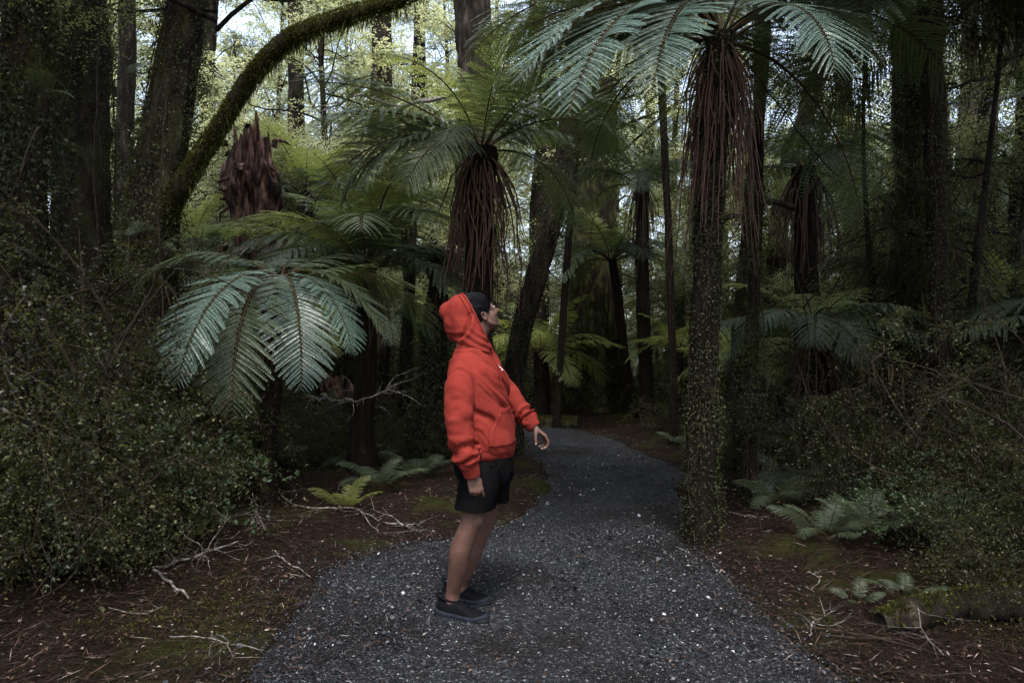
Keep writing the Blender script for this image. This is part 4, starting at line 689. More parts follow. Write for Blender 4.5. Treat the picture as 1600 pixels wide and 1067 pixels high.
# thin hanging vines
def vine(pts, rad, label, seed):
    C = bez(np.array([P(*p) for p in pts]), 40); C = C + .02 * np.stack([fbm(C * 3, 2, seed + k) for k in range(3)], 1); b = C[0].copy(); o = link('vine', MB().add(*tubes((C - b)[None], np.full((1, 40), rad), 5)).mesh('vine', M_twigdark, True), None, b); tag(o, label, 'vine', 'hanging vines')
vine([(1138, 60, 5.3), (1200, 140, 5.6), (1255, 215, 5.9), (1312, 275, 6.2)], .006, 'thin dark vine slanting down to the right from the tall fern crown', 1)
vine([(1180, -60, 6.3), (1172, 300, 6.2), (1196, 560, 6.3), (1180, 760, 6.4)], .006, 'vine winding down along the slender mossy stem', 2)
vine([(1040, -60, 7.5), (985, 160, 7.6), (930, 330, 7.8), (905, 480, 8)], .004, 'fine vine crossing left of the tall fern skirt', 3)
vine([(1225, 380, 6.4), (1262, 520, 6.3), (1250, 700, 6.2), (1262, 830, 6.1)], .005, 'crooked vine dropping through the right undergrowth', 4)
vine([(160, -40, 6.6), (148, 250, 6.5), (160, 520, 6.4), (155, 720, 6.3)], .009, 'pale root vine clinging down the second trunk from the left', 5)
vine([(262, 120, 6.0), (246, 360, 5.9), (255, 520, 5.8), (240, 640, 5.8)], .006, 'vine hanging over the leaning mossy trunk on the left', 6)
vine([(1420, 60, 7.5), (1408, 300, 7.4), (1425, 520, 7.4), (1412, 700, 7.3)], .007, 'vine hanging close to the right vine wrapped trunk', 7)

# bare broken limbs reaching out among the background leaves
def bare_limb(pts, rad, label, seed):
    r = np.random.default_rng(seed); C = bez(np.array([P(*p) for p in pts]), 30); b = C[0].copy(); C = C - b; t = np.linspace(0, 1, 30); R = rad * (1.1 - .8 * t); V, Q = tubes((C + .03 * np.stack([fbm(C * 4, 2, seed + k) for k in range(3)], 1))[None], R[None], 7); mb = MB().add(V, Q)
    q, dd, _ = pick(r, C[None], 9, .3, .95); T2 = grow(r, q, nz(dd + rdir(r, 9) * .9), r.uniform(.2, .7, 9), 8, .1, .15); mb.add(*tubes(T2, np.ones((9, 1)) * (rad * .35 * (1.1 - np.linspace(0, 1, 8)))[None], 5)); o = link('bare_branch', mb.mesh('bare_branch', M_twig if seed % 2 else M_twigdark, True), None, b); tag(o, label, 'branch', 'bare branches among the leaves')
bare_limb([(700, 150, 12), (620, 165, 11.8), (560, 150, 11.6), (500, 175, 11.4)], .035, 'pale curved dead limb among the leaves at upper centre left', 1)
bare_limb([(560, 290, 10), (520, 285, 9.8), (490, 300, 9.6), (478, 330, 9.5)], .02, 'small forked white limb near the splintered stump', 3)
bare_limb([(1600, 60, 8), (1560, 110, 7.8), (1500, 130, 7.6), (1440, 150, 7.5)], .03, 'dark limb stretching in from the upper right edge', 2)
bare_limb([(1240, 330, 8), (1200, 318, 7.9), (1160, 335, 7.8), (1110, 350, 7.7)], .035, 'short dark limb crossing behind the tall fern skirt', 4)
bare_limb([(1640, 130, 9), (1580, 150, 8.8), (1540, 160, 8.6)], .028, 'pale limb high on the right against bright leaves', 5)
bare_limb([(90, 190, 6.2), (60, 160, 6.0), (45, 240, 5.9), (62, 310, 5.8)], .012, 'hooked dead twig hanging from the left edge trunk', 6)
bare_limb([(480, 620, 8.6), (560, 628, 7.4), (620, 600, 7.3)], .014, 'pale stick caught across the upright fern trunk', 7)
# ------------------------------------------------------------------ the person
def skinmat(name, col, rough=.5, hair=False):
    m, nt = nodes(name); L = nt.links.new; tc = N(nt, 'ShaderNodeTexCoord'); n1 = N(nt, 'ShaderNodeTexNoise', Scale=22.0, Detail=5.0); L(tc.outputs['Object'], n1.inputs['Vector'])
    c = ramp(nt, n1.outputs['Fac'], [(.3, tuple(q * .72 for q in col)), (.7, tuple(q * 1.15 for q in col))])
    pb = N(nt, 'ShaderNodeBsdfPrincipled', Roughness=rough); L(c, pb.inputs['Base Color']); pb.inputs['Subsurface Weight'].default_value = .08; pb.inputs['Subsurface Radius'].default_value = (.01, .004, .002); pb.inputs['Specular IOR Level'].default_value = .3
    n2 = N(nt, 'ShaderNodeTexNoise', Scale=320.0, Detail=3.0); L(tc.outputs['Object'], n2.inputs['Vector']); bp = N(nt, 'ShaderNodeBump', Strength=.25, Distance=.002); L(n2.outputs['Fac'], bp.inputs['Height']); L(bp.outputs[0], pb.inputs['Normal'])
    o = N(nt, 'ShaderNodeOutputMaterial'); L(pb.outputs[0], o.inputs['Surface']); return m
def clothmat(name, col, rough=.9, dirt=.12, weave=420.0, sheen=.06):
    m, nt = nodes(name); L = nt.links.new; tc = N(nt, 'ShaderNodeTexCoord'); n1 = N(nt, 'ShaderNodeTexNoise', Scale=9.0, Detail=6.0, Roughness=.7); L(tc.outputs['Object'], n1.inputs['Vector'])
    c = ramp(nt, n1.outputs['Fac'], [(.3, tuple(q * (1 - dirt) for q in col)), (.7, tuple(q * (1 + dirt) for q in col))])
    pb = N(nt, 'ShaderNodeBsdfPrincipled', Roughness=rough); L(c, pb.inputs['Base Color']); pb.inputs['Specular IOR Level'].default_value = .05; pb.inputs['Sheen Weight'].default_value = sheen; pb.inputs['Sheen Roughness'].default_value = .4; pb.inputs['Sheen Tint'].default_value = (*[min(1, q * 1.3 + .1) for q in col], 1)
    n2 = N(nt, 'ShaderNodeTexNoise', Scale=weave, Detail=3.0); L(tc.outputs['Object'], n2.inputs['Vector']); n3 = N(nt, 'ShaderNodeTexNoise', Scale=38.0, Detail=4.0); L(tc.outputs['Object'], n3.inputs['Vector'])
    b1 = N(nt, 'ShaderNodeBump', Strength=.35, Distance=.0015); L(n2.outputs['Fac'], b1.inputs['Height']); b2 = N(nt, 'ShaderNodeBump', Strength=.5, Distance=.006); L(n3.outputs['Fac'], b2.inputs['Height']); L(b1.outputs[0], b2.inputs['Normal']); L(b2.outputs[0], pb.inputs['Normal'])
    o = N(nt, 'ShaderNodeOutputMaterial'); L(pb.outputs[0], o.inputs['Surface']); return m
M_skin = skinmat('skin', (.13, .068, .053)); M_hood = clothmat('red_orange_fleece', (.21, .029, .022)); M_rib = clothmat('red_orange_rib', (.185, .026, .02))
M_shorts = clothmat('black_cloth', (.004, .004, .0046), rough=.85, sheen=.0); M_shoe = clothmat('black_mesh_fabric', (.006, .0062, .008), rough=.7, weave=260.0, sheen=.02)
M_sole = noisemat('dark_blue_grey_rubber', [(.3, (.012, .014, .02)), (.7, (.026, .03, .042))], scale=60, rough=.6, bump=.2); M_outsole = noisemat('black_rubber', [(.3, (.006, .006, .007)), (.7, (.015, .015, .017))], scale=60, rough=.8, bump=.4)
M_hair = noisemat('black_hair', [(.3, (.002, .002, .003)), (.7, (.007, .008, .012))], scale=60, rough=.5, bump=.8, bscale=160, stretch=(1, 1, .3), bdist=.006, spec=.8)
M_brow = noisemat('dark_brow', [(.3, (.006, .005, .005)), (.7, (.015, .012, .01))], scale=60, rough=.7)
M_white = noisemat('white_patch', [(.3, (.7, .7, .7)), (.7, (.8, .8, .8))], scale=60, rough=.8, bump=.1); M_ink = noisemat('dark_print', [(.3, (.02, .02, .03)), (.7, (.03, .03, .04))], scale=60, rough=.8, bump=.1)
M_nail = skinmat('nail', (.5, .33, .27), .3)

def ell(c, ax, n=20):
    """closed ellipsoid; ax = three axis vectors times radii"""
    th = np.linspace(0, np.pi, n); ph = np.arange(2 * n) / (2 * n) * 2 * np.pi
    V = np.stack([np.sin(th)[:, None] * np.cos(ph), np.sin(th)[:, None] * np.sin(ph), np.cos(th)[:, None] * np.ones(2 * n)], -1) @ np.array(ax) + np.array(c)
    idx = np.arange(n * 2 * n).reshape(n, 2 * n); nx = np.roll(idx, -1, 1); return V.reshape(-1, 3), np.stack([idx[:-1], idx[1:], nx[1:], nx[:-1]], -1).reshape(-1, 4)
def limb(mb, pts, rad, K=26, n=18, flat=None):
    C = bez(pts, K); t = np.linspace(0, 1, K); R = np.interp(t, np.linspace(0, 1, len(rad)), rad)
    R = np.convolve(np.pad(R, 2, 'edge'), [.1, .2, .4, .2, .1], 'valid')
    V, Q = tubes(C[None], R[None], n); b = mb.n; i0 = np.arange(n); T = [(i, (i + 1) % n, K * n) for i in i0] + [((K - 1) * n + (i + 1) % n, (K - 1) * n + i, K * n + 1) for i in i0]
    mb.add(np.vstack([V, C[0], C[-1]]), Q, np.array(T))
    for c, q in ((C[0], R[0]), (C[-1], R[-1])): mb.add(*ell(c, np.eye(3) * q * .995, 10))
def loft(mb, secs, f, s, K=40, n=44, p=2.3):
    """secs: (centre, half along f, half along s)"""
    C = bez([q[0] for q in secs], K); t = np.linspace(0, 1, K); tt = np.linspace(0, 1, len(secs)); A = np.interp(t, tt, [q[1] for q in secs]); B = np.interp(t, tt, [q[2] for q in secs])
    th = np.arange(n) / n * 2 * np.pi; cx = np.sign(np.cos(th)) * np.abs(np.cos(th)) ** (2 / p); sx = np.sign(np.sin(th)) * np.abs(np.sin(th)) ** (2 / p)
    V = C[:, None] + A[:, None, None] * cx[None, :, None] * f + B[:, None, None] * sx[None, :, None] * s; idx = np.arange(K * n).reshape(K, n); nx = np.roll(idx, -1, 1)
    Q = np.stack([idx[:-1], nx[:-1], nx[1:], idx[1:]], -1).reshape(-1, 4); T = [((i + 1) % n, i, K * n) for i in range(n)] + [((K - 1) * n + i, (K - 1) * n + (i + 1) % n, K * n + 1) for i in range(n)]
    mb.add(np.vstack([V.reshape(-1, 3), C[0], C[-1]]), Q, np.array(T))
def remesh(mb, vox):
    me = mb.mesh('tmp'); bm = bmesh.new(); bm.from_mesh(me); bmesh.ops.remove_doubles(bm, verts=bm.verts, dist=1e-5); bmesh.ops.recalc_face_normals(bm, faces=bm.faces); bm.to_mesh(me); bm.free()
    o = bpy.data.objects.new('tmp', me); COL.objects.link(o); md = o.modifiers.new('r', 'REMESH'); md.mode = 'VOXEL'; md.voxel_size = vox; md.adaptivity = 0
    dg = bpy.context.evaluated_depsgraph_get(); out = bpy.data.meshes.new_from_object(o.evaluated_get(dg)); bpy.data.objects.remove(o); bpy.data.meshes.remove(me); return out
def getV(me): v = np.empty(len(me.vertices) * 3, np.float32); me.vertices.foreach_get('co', v); return v.reshape(-1, 3).astype(float)
def setV(me, V): me.vertices.foreach_set('co', V.astype(np.float32).ravel()); me.update()
def getN(me): v = np.empty(len(me.vertices) * 3, np.float32); me.vertex_normals.foreach_get('vector', v); return v.reshape(-1, 3).astype(float)
def smooth(me, it, k=.5):
    V = getV(me); e = np.empty(len(me.edges) * 2, np.int32); me.edges.foreach_get('vertices', e); e = e.reshape(-1, 2); n = len(V); deg = np.bincount(e.ravel(), minlength=n)[:, None]
    for _ in range(it):
        S = np.zeros_like(V)
        for c in range(3): S[:, c] = np.bincount(e[:, 0], V[e[:, 1], c], n) + np.bincount(e[:, 1], V[e[:, 0], c], n)
        V = V + k * (S / np.maximum(deg, 1) - V)
    setV(me, V); return me
def shade(me): me.polygons.foreach_set('use_smooth', np.ones(len(me.polygons), bool)); me.update(); return me
def bvh(me): return BVHTree.FromPolygons([tuple(v) for v in getV(me)], [tuple(p.vertices) for p in me.polygons])

yw = math.radians(-17); tf = np.array([math.cos(yw), math.sin(yw), 0]); ts = np.array([-math.sin(yw), math.cos(yw), 0]); UPV = np.array([0, 0, 1.])
hy, hp = math.radians(26), math.radians(29); hf = np.array([math.cos(hp) * math.cos(hy), math.cos(hp) * math.sin(hy), math.sin(hp)]); hu = np.array([-math.sin(hp) * math.cos(hy), -math.sin(hp) * math.sin(hy), math.cos(hp)]); hl = np.cross(hf, hu)  # hl points towards the eye side
HC = P(748, 490, 3.75); Hd = lambda f, u, l=0: HC + .94 * (hf * f + hu * u + hl * l)

def hand(mb, w, f, n, s, curl, sc=1.0, thumb=(.55, .75, .25), spread=.06, tw=None):
    f, n, s = nz(np.array(f, float)), nz(np.array(n, float)), nz(np.array(s, float)); n = nz(n - f * (n @ f)); s = nz(s - f * (s @ f) - n * (s @ n)); nails = []
    kp = [(.088, .030), (.092, .010), (.088, -.010), (.080, -.028)]; ln = [(.043, .025, .020), (.047, .029, .021), (.044, .027, .020), (.034, .020, .018)]; rd = [.0092, .0095, .009, .0079]
    for i, ((a, b), l3, q) in enumerate(zip(kp, ln, rd)):
        k = w + sc * (f * a + s * b - n * .002); limb(mb, [w + s * b * .45 * sc + f * .005, w + (f * a * .55 + s * b * .8) * sc, k], [.0155 * sc, .0145 * sc, .0115 * sc], 10, 10)
        c = 0; p_ = [k]; d0 = nz(f + s * b * spread * 30)
        for l_, cc in zip(l3, curl[i]): c += math.radians(cc); p_.append(p_[-1] + sc * l_ * (math.cos(c) * d0 + math.sin(c) * n))
        limb(mb, p_, [q * 1.08 * sc, q * 1.0 * sc, q * .92 * sc, q * .74 * sc], 16, 10)
        dl = nz(p_[-1] - p_[-2]); nails.append((p_[-1] - dl * .004, dl, nz(np.cross(s, dl)) * (1 if np.cross(s, dl) @ n < 0 else -1), q * sc))
    a, b, c_ = thumb; t0 = w + sc * (f * .018 + s * .018); d1 = nz(f * a + s * b + n * c_); d2 = nz(f * (a + .35) + s * b * .35 + n * (c_ + .05)); d3 = nz(f * (a + .45) + s * b * .15 + n * (c_ + .2))
    q1 = t0 + d1 * .043 * sc; q2 = q1 + d2 * .034 * sc; q3 = q2 + d3 * .026 * sc; limb(mb, [t0, q1, q2, q3], [.0165 * sc, .0125 * sc, .0105 * sc, .0085 * sc], 18, 10)
    mb.add(*ell(w + sc * (f * .045 + n * .006), [f * .042 * sc, s * .036 * sc, n * .0135 * sc], 12)); nails.append((q3 - d3 * .004, d3, nz(s - d3 * (s @ d3)), .0095 * sc)); return nails

root_g = P(722, 0, 3.72); root_g = np.array([root_g[0], root_g[1], 0.012])
def person():
    b = root_g
    mb = MB()
    # legs
    limb(mb, [P(757, 716, 3.64), P(750, 760, 3.62), P(737, 812, 3.61), P(731, 828, 3.61), P(719, 862, 3.62), P(715, 890, 3.64), P(708, 922, 3.675), P(706, 944, 3.685)], [.075, .07, .056, .052, .058, .049, .036, .040], 50, 26)
    limb(mb, [P(766, 716, 3.82), P(766, 760, 3.83), P(757, 810, 3.84), P(751, 828, 3.85), P(738, 860, 3.86), P(730, 885, 3.87), P(721, 908, 3.89), P(719, 925, 3.9)], [.075, .07, .055, .051, .057, .048, .036, .040], 50, 26)
    mb.add(*ell(P(738, 812, 3.60) + tf * .022, [tf * .04, ts * .038, UPV * .045], 12))                 # kneecap
    #                            # ankle bone
    loft(mb, [(P(760, 730, 3.73), .105, .135), (P(757, 690, 3.73), .10, .13), (P(752, 650, 3.73), .095, .13), (P(748, 600, 3.73), .10, .15), (P(742, 570, 3.73), .08, .14), (P(740, 555, 3.73), .06, .08)], tf, ts)
    for arm in ([P(722, 585, 3.56), P(716, 655, 3.5), P(733, 728, 3.5), P(737, 742, 3.51)], [P(755, 583, 3.88), P(793, 612, 3.95), P(811, 637, 3.94), P(834, 667, 3.888)]): limb(mb, arm, [.045, .042, .036, .026], 30, 16)
    limb(mb, [P(738, 558, 3.73), P(741, 530, 3.73), Hd(-.025, -.06)], [.066, .058, .06], 20, 22)
    # head
    mb.add(*ell(Hd(-.012, .025), [hf * .089, hl * .073, hu * .084], 26)); mb.add(*ell(Hd(.03, -.045), [hf * .06, hl * .06, hu * .068], 20)); mb.add(*ell(Hd(.058, -.092), [hf * .027, hl * .03, hu * .022], 14))
    mb.add(*ell(Hd(.068, -.005), [hf * .02, hl * .058, hu * .045], 14)); mb.add(*ell(Hd(.074, .016), [hf * .016, hl * .05, hu * .012], 12))            # brow
    limb(mb, [Hd(.082, .005), Hd(.098, -.018), Hd(.108, -.036)], [.008, .010, .0125], 12, 12)                                                          # nose
    for l in (-1, 1):
        mb.add(*ell(Hd(.094, -.041, l * .012), [hf * .011, hl * .009, hu * .008], 8)); mb.add(*ell(Hd(.062, -.035, l * .04), [hf * .026, hl * .02, hu * .024], 12)); limb(mb, [Hd(-.005, -.05, l * .062), Hd(.03, -.083, l * .045), Hd(.058, -.098, l * .02)], [.014, .015, .016], 12, 10)
        mb.add(*ell(Hd(-.006, -.018, l * .079), [hf * .016 + hl * l * .008, hl * .006, hu * .03], 12)); limb(mb, [Hd(-.002, .006, l * .082), Hd(-.02, .01, l * .09), Hd(-.027, -.012, l * .091), Hd(-.012, -.042, l * .081)], [.004, .0045, .0045, .005], 14, 8)
        mb.add(*ell(Hd(.074, -.001, l * .03), [hf * .014, hl * .014, hu * .011], 8))                                                                                             # eye bulge
    limb(mb, [Hd(.078, -.062, -.024), Hd(.089, -.059, 0), Hd(.078, -.062, .024)], [.004, .0062, .004], 12, 8); limb(mb, [Hd(.074, -.073, -.02), Hd(.085, -.073, 0), Hd(.074, -.073, .02)], [.005, .007, .005], 12, 8)
    nails = hand(mb, P(737, 742, 3.515), (.28, -.05, -.95), (-.25, .93, .05), (.93, .15, .25), [(30, 52, 30), (42, 56, 30), (46, 58, 32), (50, 60, 32)], .95, (.75, .5, .35), .1)
    nails += hand(mb, P(834, 667, 3.885), (.72, .05, -.62), (-.62, -.15, -.75), (.12, -.98, .05), [(26, 42, 25), (36, 46, 28), (44, 50, 30), (52, 52, 30)], .88, (.35, .5, .75), .1)
    body = shade(smooth(remesh(mb, .004), 4, .5)); body.materials.append(M_skin); setV(body, getV(body) - b); po = link('person', body, None, b); tag(po, 'person in a red orange hoodie and black shorts standing on the gravel path gazing upward', 'person')
    def kid(name, me, mat=None, parent=None):
        V = getV(me) - b; setV(me, V)
        if mat: me.materials.clear(); me.materials.append(mat)
        return link(name, me, parent or po)
    mbn = MB()
    for (p_, d, up, q) in nails:
        sd = np.cross(d, up); V, Q = ell(p_ + up * q * .62, [d * q * .75, sd * q * .6, up * q * .22], 8); kid('fingernail', MB().add(V, Q).mesh('nail', M_nail, True))
    # eyes and brows
    for l in (-1, 1):
        e = kid('eye', MB().add(*ell(Hd(.083, -.002, l * .031), [hf * .0085, hl * .012, hu * .006], 10)).mesh('eye', M_white, True)); kid('iris', MB().add(*ell(Hd(.0885, .001, l * .031), [hf * .004, hl * .0055, hu * .005], 8)).mesh('iris', M_brow, True), parent=e)
        kid('eyelash', MB().add(*tubes(np.array([[Hd(.084, .006, l * .019), Hd(.0925, .0068, l * .03), Hd(.086, .004, l * .045)]]), np.array([[.0012, .0018, .0012]]), 6)).mesh('eyelash', M_brow, True))
        kid('eyebrow', MB().add(*tubes(np.array([[Hd(.089, .022, l * .014), Hd(.088, .028, l * .032), Hd(.075, .022, l * .05)]]), np.array([[.003, .0042, .002]]), 6)).mesh('eyebrow', M_brow, True))
    kid('lips', smooth(MB().add(*tubes(np.array([[Hd(.083, -.0645, -.021), Hd(.0945, -.0625, 0), Hd(.083, -.0645, .021)]]), np.array([[.001, .0042, .001]]), 8)).add(*tubes(np.array([[Hd(.08, -.071, -.019), Hd(.0915, -.0705, 0), Hd(.08, -.071, .019)]]), np.array([[.001, .0046, .001]]), 8)).mesh('lips', None, True), 1), skinmat('lip', (.33, .13, .11)))
    # hair
    mb = MB(); mb.add(*ell(Hd(-.016, .033), [hf * .103, hl * .086, hu * .096], 30))
    V, Q = ell(Hd(-.016, .033), [hf * .094, hl * .080, hu * .087], 44); rel = V - HC; ff, uu, ll = rel @ hf, rel @ hu, rel @ hl
    nn = fbm(np.stack([ff * 30, uu * 90, ll * 60], 1), 3, 4); V2 = V + nz(V - Hd(-.016, .02)) * (.004 * nn)[:, None]; keep = ~(((ff > .048 + .01 * nn) & (uu < .05 + .012 * nn)) | ((ff > .005) & (uu < -.012)) | (uu < -.075)) 
    Q = Q[keep[Q].all(1)]; hm_ = MB().add(V2, Q).mesh('hair', M_hair, True); hair = kid('hair', hm_, M_hair)
    r = np.random.default_rng(12); ns = 500; d0 = rdir(r, ns * 3); pf = d0 @ np.eye(3); pf = pf[(pf[:, 2] > -.2) & (pf[:, 0] < .75)][:ns]; ns = len(pf)
    base = pf; strands = []
    for k in range(6):
        q = nz(base + np.array([.14, 0, -.1]) * k * (.6 + .8 * r.random((ns, 1))) * np.array([1, 1, 1]) + np.stack([0 * pf[:, 0], pf[:, 1] * .06 * k, 0 * pf[:, 0]], 1)); strands.append(Hd(-.016, .033) + (1.045 + .012 * k * r.random((ns, 1)) * .4) * (q[:, :1] * hf * .093 + q[:, 1:2] * hl * .079 + q[:, 2:3] * hu * .086))
    S = np.stack(strands, 1); tip = S[:, -1] - HC; ok = ~(((tip @ hf) > .072) & ((tip @ hu) < .03)) & (tip @ hu > -.05); S = S[ok]; V, Q = tubes(S, np.full((len(S), 1), .0013) * np.array([[.7, 1, 1, 1, .8, .2]]), 3); kid('hair_strands', MB().add(V, Q).mesh('hair_strands', M_hair), parent=None).parent = hair
    # shorts
    mb = MB(); loft(mb, [(P(761, 752, 3.73), .13, .16), (P(759, 738, 3.73), .148, .185), (P(757, 715, 3.73), .15, .185), (P(756, 700, 3.73), .125, .155)], tf, ts)
    limb(mb, [P(754, 735, 3.64), P(748, 765, 3.62), P(738, 810, 3.61)], [.115, .104, .094], 20, 26); limb(mb, [P(769, 735, 3.82), P(769, 760, 3.83), P(769, 805, 3.84)], [.11, .1, .096], 20, 26); limb(mb, [P(776, 720, 3.76), P(774, 802, 3.82)], [.078, .076], 12, 20)
    sh = remesh(mb, .009); bm = bmesh.new(); bm.from_mesh(sh)
    hemz = .583; bmesh.ops.bisect_plane(bm, geom=bm.verts[:] + bm.edges[:] + bm.faces[:], plane_co=Vector((0, 0, hemz)), plane_no=Vector((-.03, 0, -1)), clear_outer=True)
    bm.to_mesh(sh); bm.free(); smooth(sh, 5); V = getV(sh); Nn = getN(sh); fold = fbm(np.stack([V[:, 0] * 9 + V[:, 2] * 3, V[:, 1] * 9, V[:, 2] * 3.0], 1), 3, 6); V = V + Nn * (.008 * (1 - np.abs(fold)) ** 2 * np.sign(fold) )[:, None]; setV(sh, V); o = kid('shorts', shade(sh), M_shorts); md = o.modifiers.new('thick', 'SOLIDIFY'); md.thickness = .004
    # hoodie
    mb = MB()
    loft(mb, [(P(757, 706, 3.73), .142, .172), (P(756.5, 699, 3.73), .157, .188), (P(756, 690, 3.73), .162, .195), (P(755, 670, 3.73), .158, .195), (P(751, 640, 3.73), .152, .195), (P(748, 608, 3.73), .15, .205), (P(744, 580, 3.73), .135, .2), (P(741, 562, 3.73), .112, .165), (P(741, 548, 3.73), .088, .115), (P(741, 538, 3.73), .075, .085)], tf, ts, 60, 56, 2.2)
    nsl = [P(725, 578, 3.60), P(720, 598, 3.555), P(717, 630, 3.52), P(717, 662, 3.5), P(721, 690, 3.49), P(727, 710, 3.495), P(730, 717, 3.5)]
    fsl = [P(752, 578, 3.87), P(772, 590, 3.93), P(793, 612, 3.95), P(811, 637, 3.94), P(820, 649, 3.92), P(824, 654, 3.91)]
    limb(mb, nsl, [.070, .074, .072, .067, .062, .059, .055], 50, 28); limb(mb, fsl, [.070, .070, .061, .055, .052, .049], 44, 26)
    for t_, q in ((P(727, 566, 3.64), .06), (P(757, 566, 3.84), .06)): mb.add(*ell(t_, np.eye(3) * q, 12))
    ho = smooth(remesh(mb, .0066), 5, .5); V = getV(ho); Nn = getN(ho)
    disp = np.zeros(len(V)); CA = bez(nsl, 60); CB = bez(fsl, 60)
    dA = np.linalg.norm(V[:, None] - CA[None], axis=2); dB = np.linalg.norm(V[:, None] - CB[None], axis=2)
    def side(c): return ((V - P(745, 600, 3.73)) @ ts) * c
    rel = V - P(748, 600, 3.73); cf, cs = rel @ tf, rel @ ts
    for D_, C_, sd in ((dA, CA, 2), (dB, CB, 8)):
        i = D_.argmin(1); t = i / 59.; m_ = (D_.min(1) < .088) * (1.0) * sstep(.12, .3, t); wrp = fbm(V * 9, 2, sd); ang = t * 31 + wrp * 2.2 + 1.2 * fbm(V * 22, 2, sd + 5)
        disp += m_ * (np.sin(ang) * (.002 + .013 * sstep(.5, .85, t)) + .006 * fbm(V * [14, 14, 20], 2, sd + 9) * (1 - sstep(.5, .8, t)))
    tor = sstep(.05, .12, np.minimum(dA.min(1), dB.min(1))); zz = V[:, 2]
    diag = (cs * .75 + cf * .3 + (zz - 1.1) * .85); fo = fbm(np.stack([diag * 15 + .6 * fbm(V * 6, 2, 3), (zz * .8 - cs * .5 + cf) * 3.2, cf * 3], 1), 3, 14); disp += (.0014 * (.45 - np.abs(fbm(V * [17, 17, 26], 3, 41)))) ; disp += tor * (.017 * (np.sign(fo) * np.abs(fo) ** .7)) 
    # armhole seam of the near sleeve
    ac = P(719, 613, 3.6); q = np.sqrt(((V[:, 0] - ac[0]) / (24.5 / FOC * 3.6)) ** 2 + ((V[:, 2] - ac[2]) / (36 / FOC * 3.6)) ** 2); disp += -.005 * np.exp(-((q - 1) / .045) ** 2) * (V[:, 1] < 3.66) * (V[:, 2] > ac[2] - .02) + .003 * np.exp(-((q - 1.12) / .06) ** 2) * (V[:, 1] < 3.66) * (V[:, 2] > ac[2] - .02)
    V = V + Nn * disp[:, None]; setV(ho, V); tree = bvh(ho); hoodie = kid('hoodie', shade(ho), M_hood)
    def ribbed(pts, rad, nrib, K=10, amp=.0016):
        C = bez(pts, K); n = nrib * 4; T = nz(np.gradient(C, axis=0)); A = nz(np.cross(T, np.array([0, 1., .2]))); B = np.cross(T, A); th = np.arange(n) / n * 2 * np.pi; R = (np.interp(np.linspace(0, 1, K), np.linspace(0, 1, len(rad)), rad)[:, None] + amp * np.sin(th * nrib)[None])
        V = C[:, None] + R[..., None] * (np.cos(th)[None, :, None] * A[:, None] + np.sin(th)[None, :, None] * B[:, None]); idx = np.arange(K * n).reshape(K, n); nx = np.roll(idx, -1, 1); return MB().add(V.reshape(-1, 3), np.stack([idx[:-1], nx[:-1], nx[1:], idx[1:]], -1).reshape(-1, 4)).mesh('cuff', M_rib, True)
    kid('cuff', ribbed([P(731, 721, 3.5), P(735, 732, 3.505), P(738, 744, 3.51)], [.052, .047, .043, .038], 34), M_rib, hoodie); kid('cuff', ribbed([P(824, 654, 3.905), P(830, 662, 3.895), P(835, 668, 3.887)], [.05, .045, .041, .036], 34), M_rib, hoodie)
    n = 60 * 4; th = np.arange(n) / n * 2 * np.pi; rows = []
    for k, (yy, sc) in enumerate([(697, 1.06), (701, 1.09), (706, 1.07), (712, 1.04), (713, .97)]): 
        c = P(756.5, yy, 3.73); rows.append(c + ((.144 * sc + .0014 * np.sin(th * 60)) * np.cos(th))[:, None] * tf + ((.18 * sc + .0014 * np.sin(th * 60)) * np.sin(th))[:, None] * ts)
    V = np.stack(rows); idx = np.arange(5 * n).reshape(5, n); nx = np.roll(idx, -1, 1); kid('hem_band', MB().add(V.reshape(-1, 3), np.stack([idx[1:], nx[1:], nx[:-1], idx[:-1]], -1).reshape(-1, 4)).mesh('hem', M_rib, True), M_rib, hoodie)
    # pocket projected on the belly
    def cast(phi, z, off):
        d = tf * math.cos(phi) + ts * math.sin(phi); o_ = np.array([P(752, 0, 3.73)[0], 3.73, z]); h = tree.ray_cast(Vector(o_), Vector(d)); return None if h[0] is None else np.array(h[0]) + np.array(h[1]) * off
    rows = []; U_, W_ = 34, 18
    for j in range(W_):
        v = j / (W_ - 1); z = P(0, 696 - 58 * v, 3.6)[2]; lim = math.radians(60 - 26 * max(0, v - .35) / .65); rows.append([cast(-lim + 2 * lim * i / (U_ - 1), z, .0065) for i in range(U_)])
    if all(q is not None for rw in rows for q in rw):
        A_ = np.array(rows); 
        for _ in range(3): A_[1:-1, 1:-1] = (A_[1:-1, 1:-1] * 2 + A_[:-2, 1:-1] + A_[2:, 1:-1] + A_[1:-1, :-2] + A_[1:-1, 2:]) / 6
        idx = np.arange(W_ * U_).reshape(W_, U_); o = kid('pocket', MB().add(A_.reshape(-1, 3), np.stack([idx[:-1, :-1], idx[:-1, 1:], idx[1:, 1:], idx[1:, :-1]], -1).reshape(-1, 4)).mesh('pocket', M_hood, True), M_hood, hoodie); md = o.modifiers.new('thick', 'SOLIDIFY'); md.thickness = .006; md.offset = -1
        edge = np.vstack([A_[-3, :], ]); kid('stitching', MB().add(*tubes((edge + tf * .0022)[None], np.full((1, U_), .0011), 5)).add(*tubes((A_[:, 2] + tf * .001 - ts * .002)[None], np.full((1, W_), .0011), 5)).mesh('stitching', M_rib, True), M_rib, hoodie)
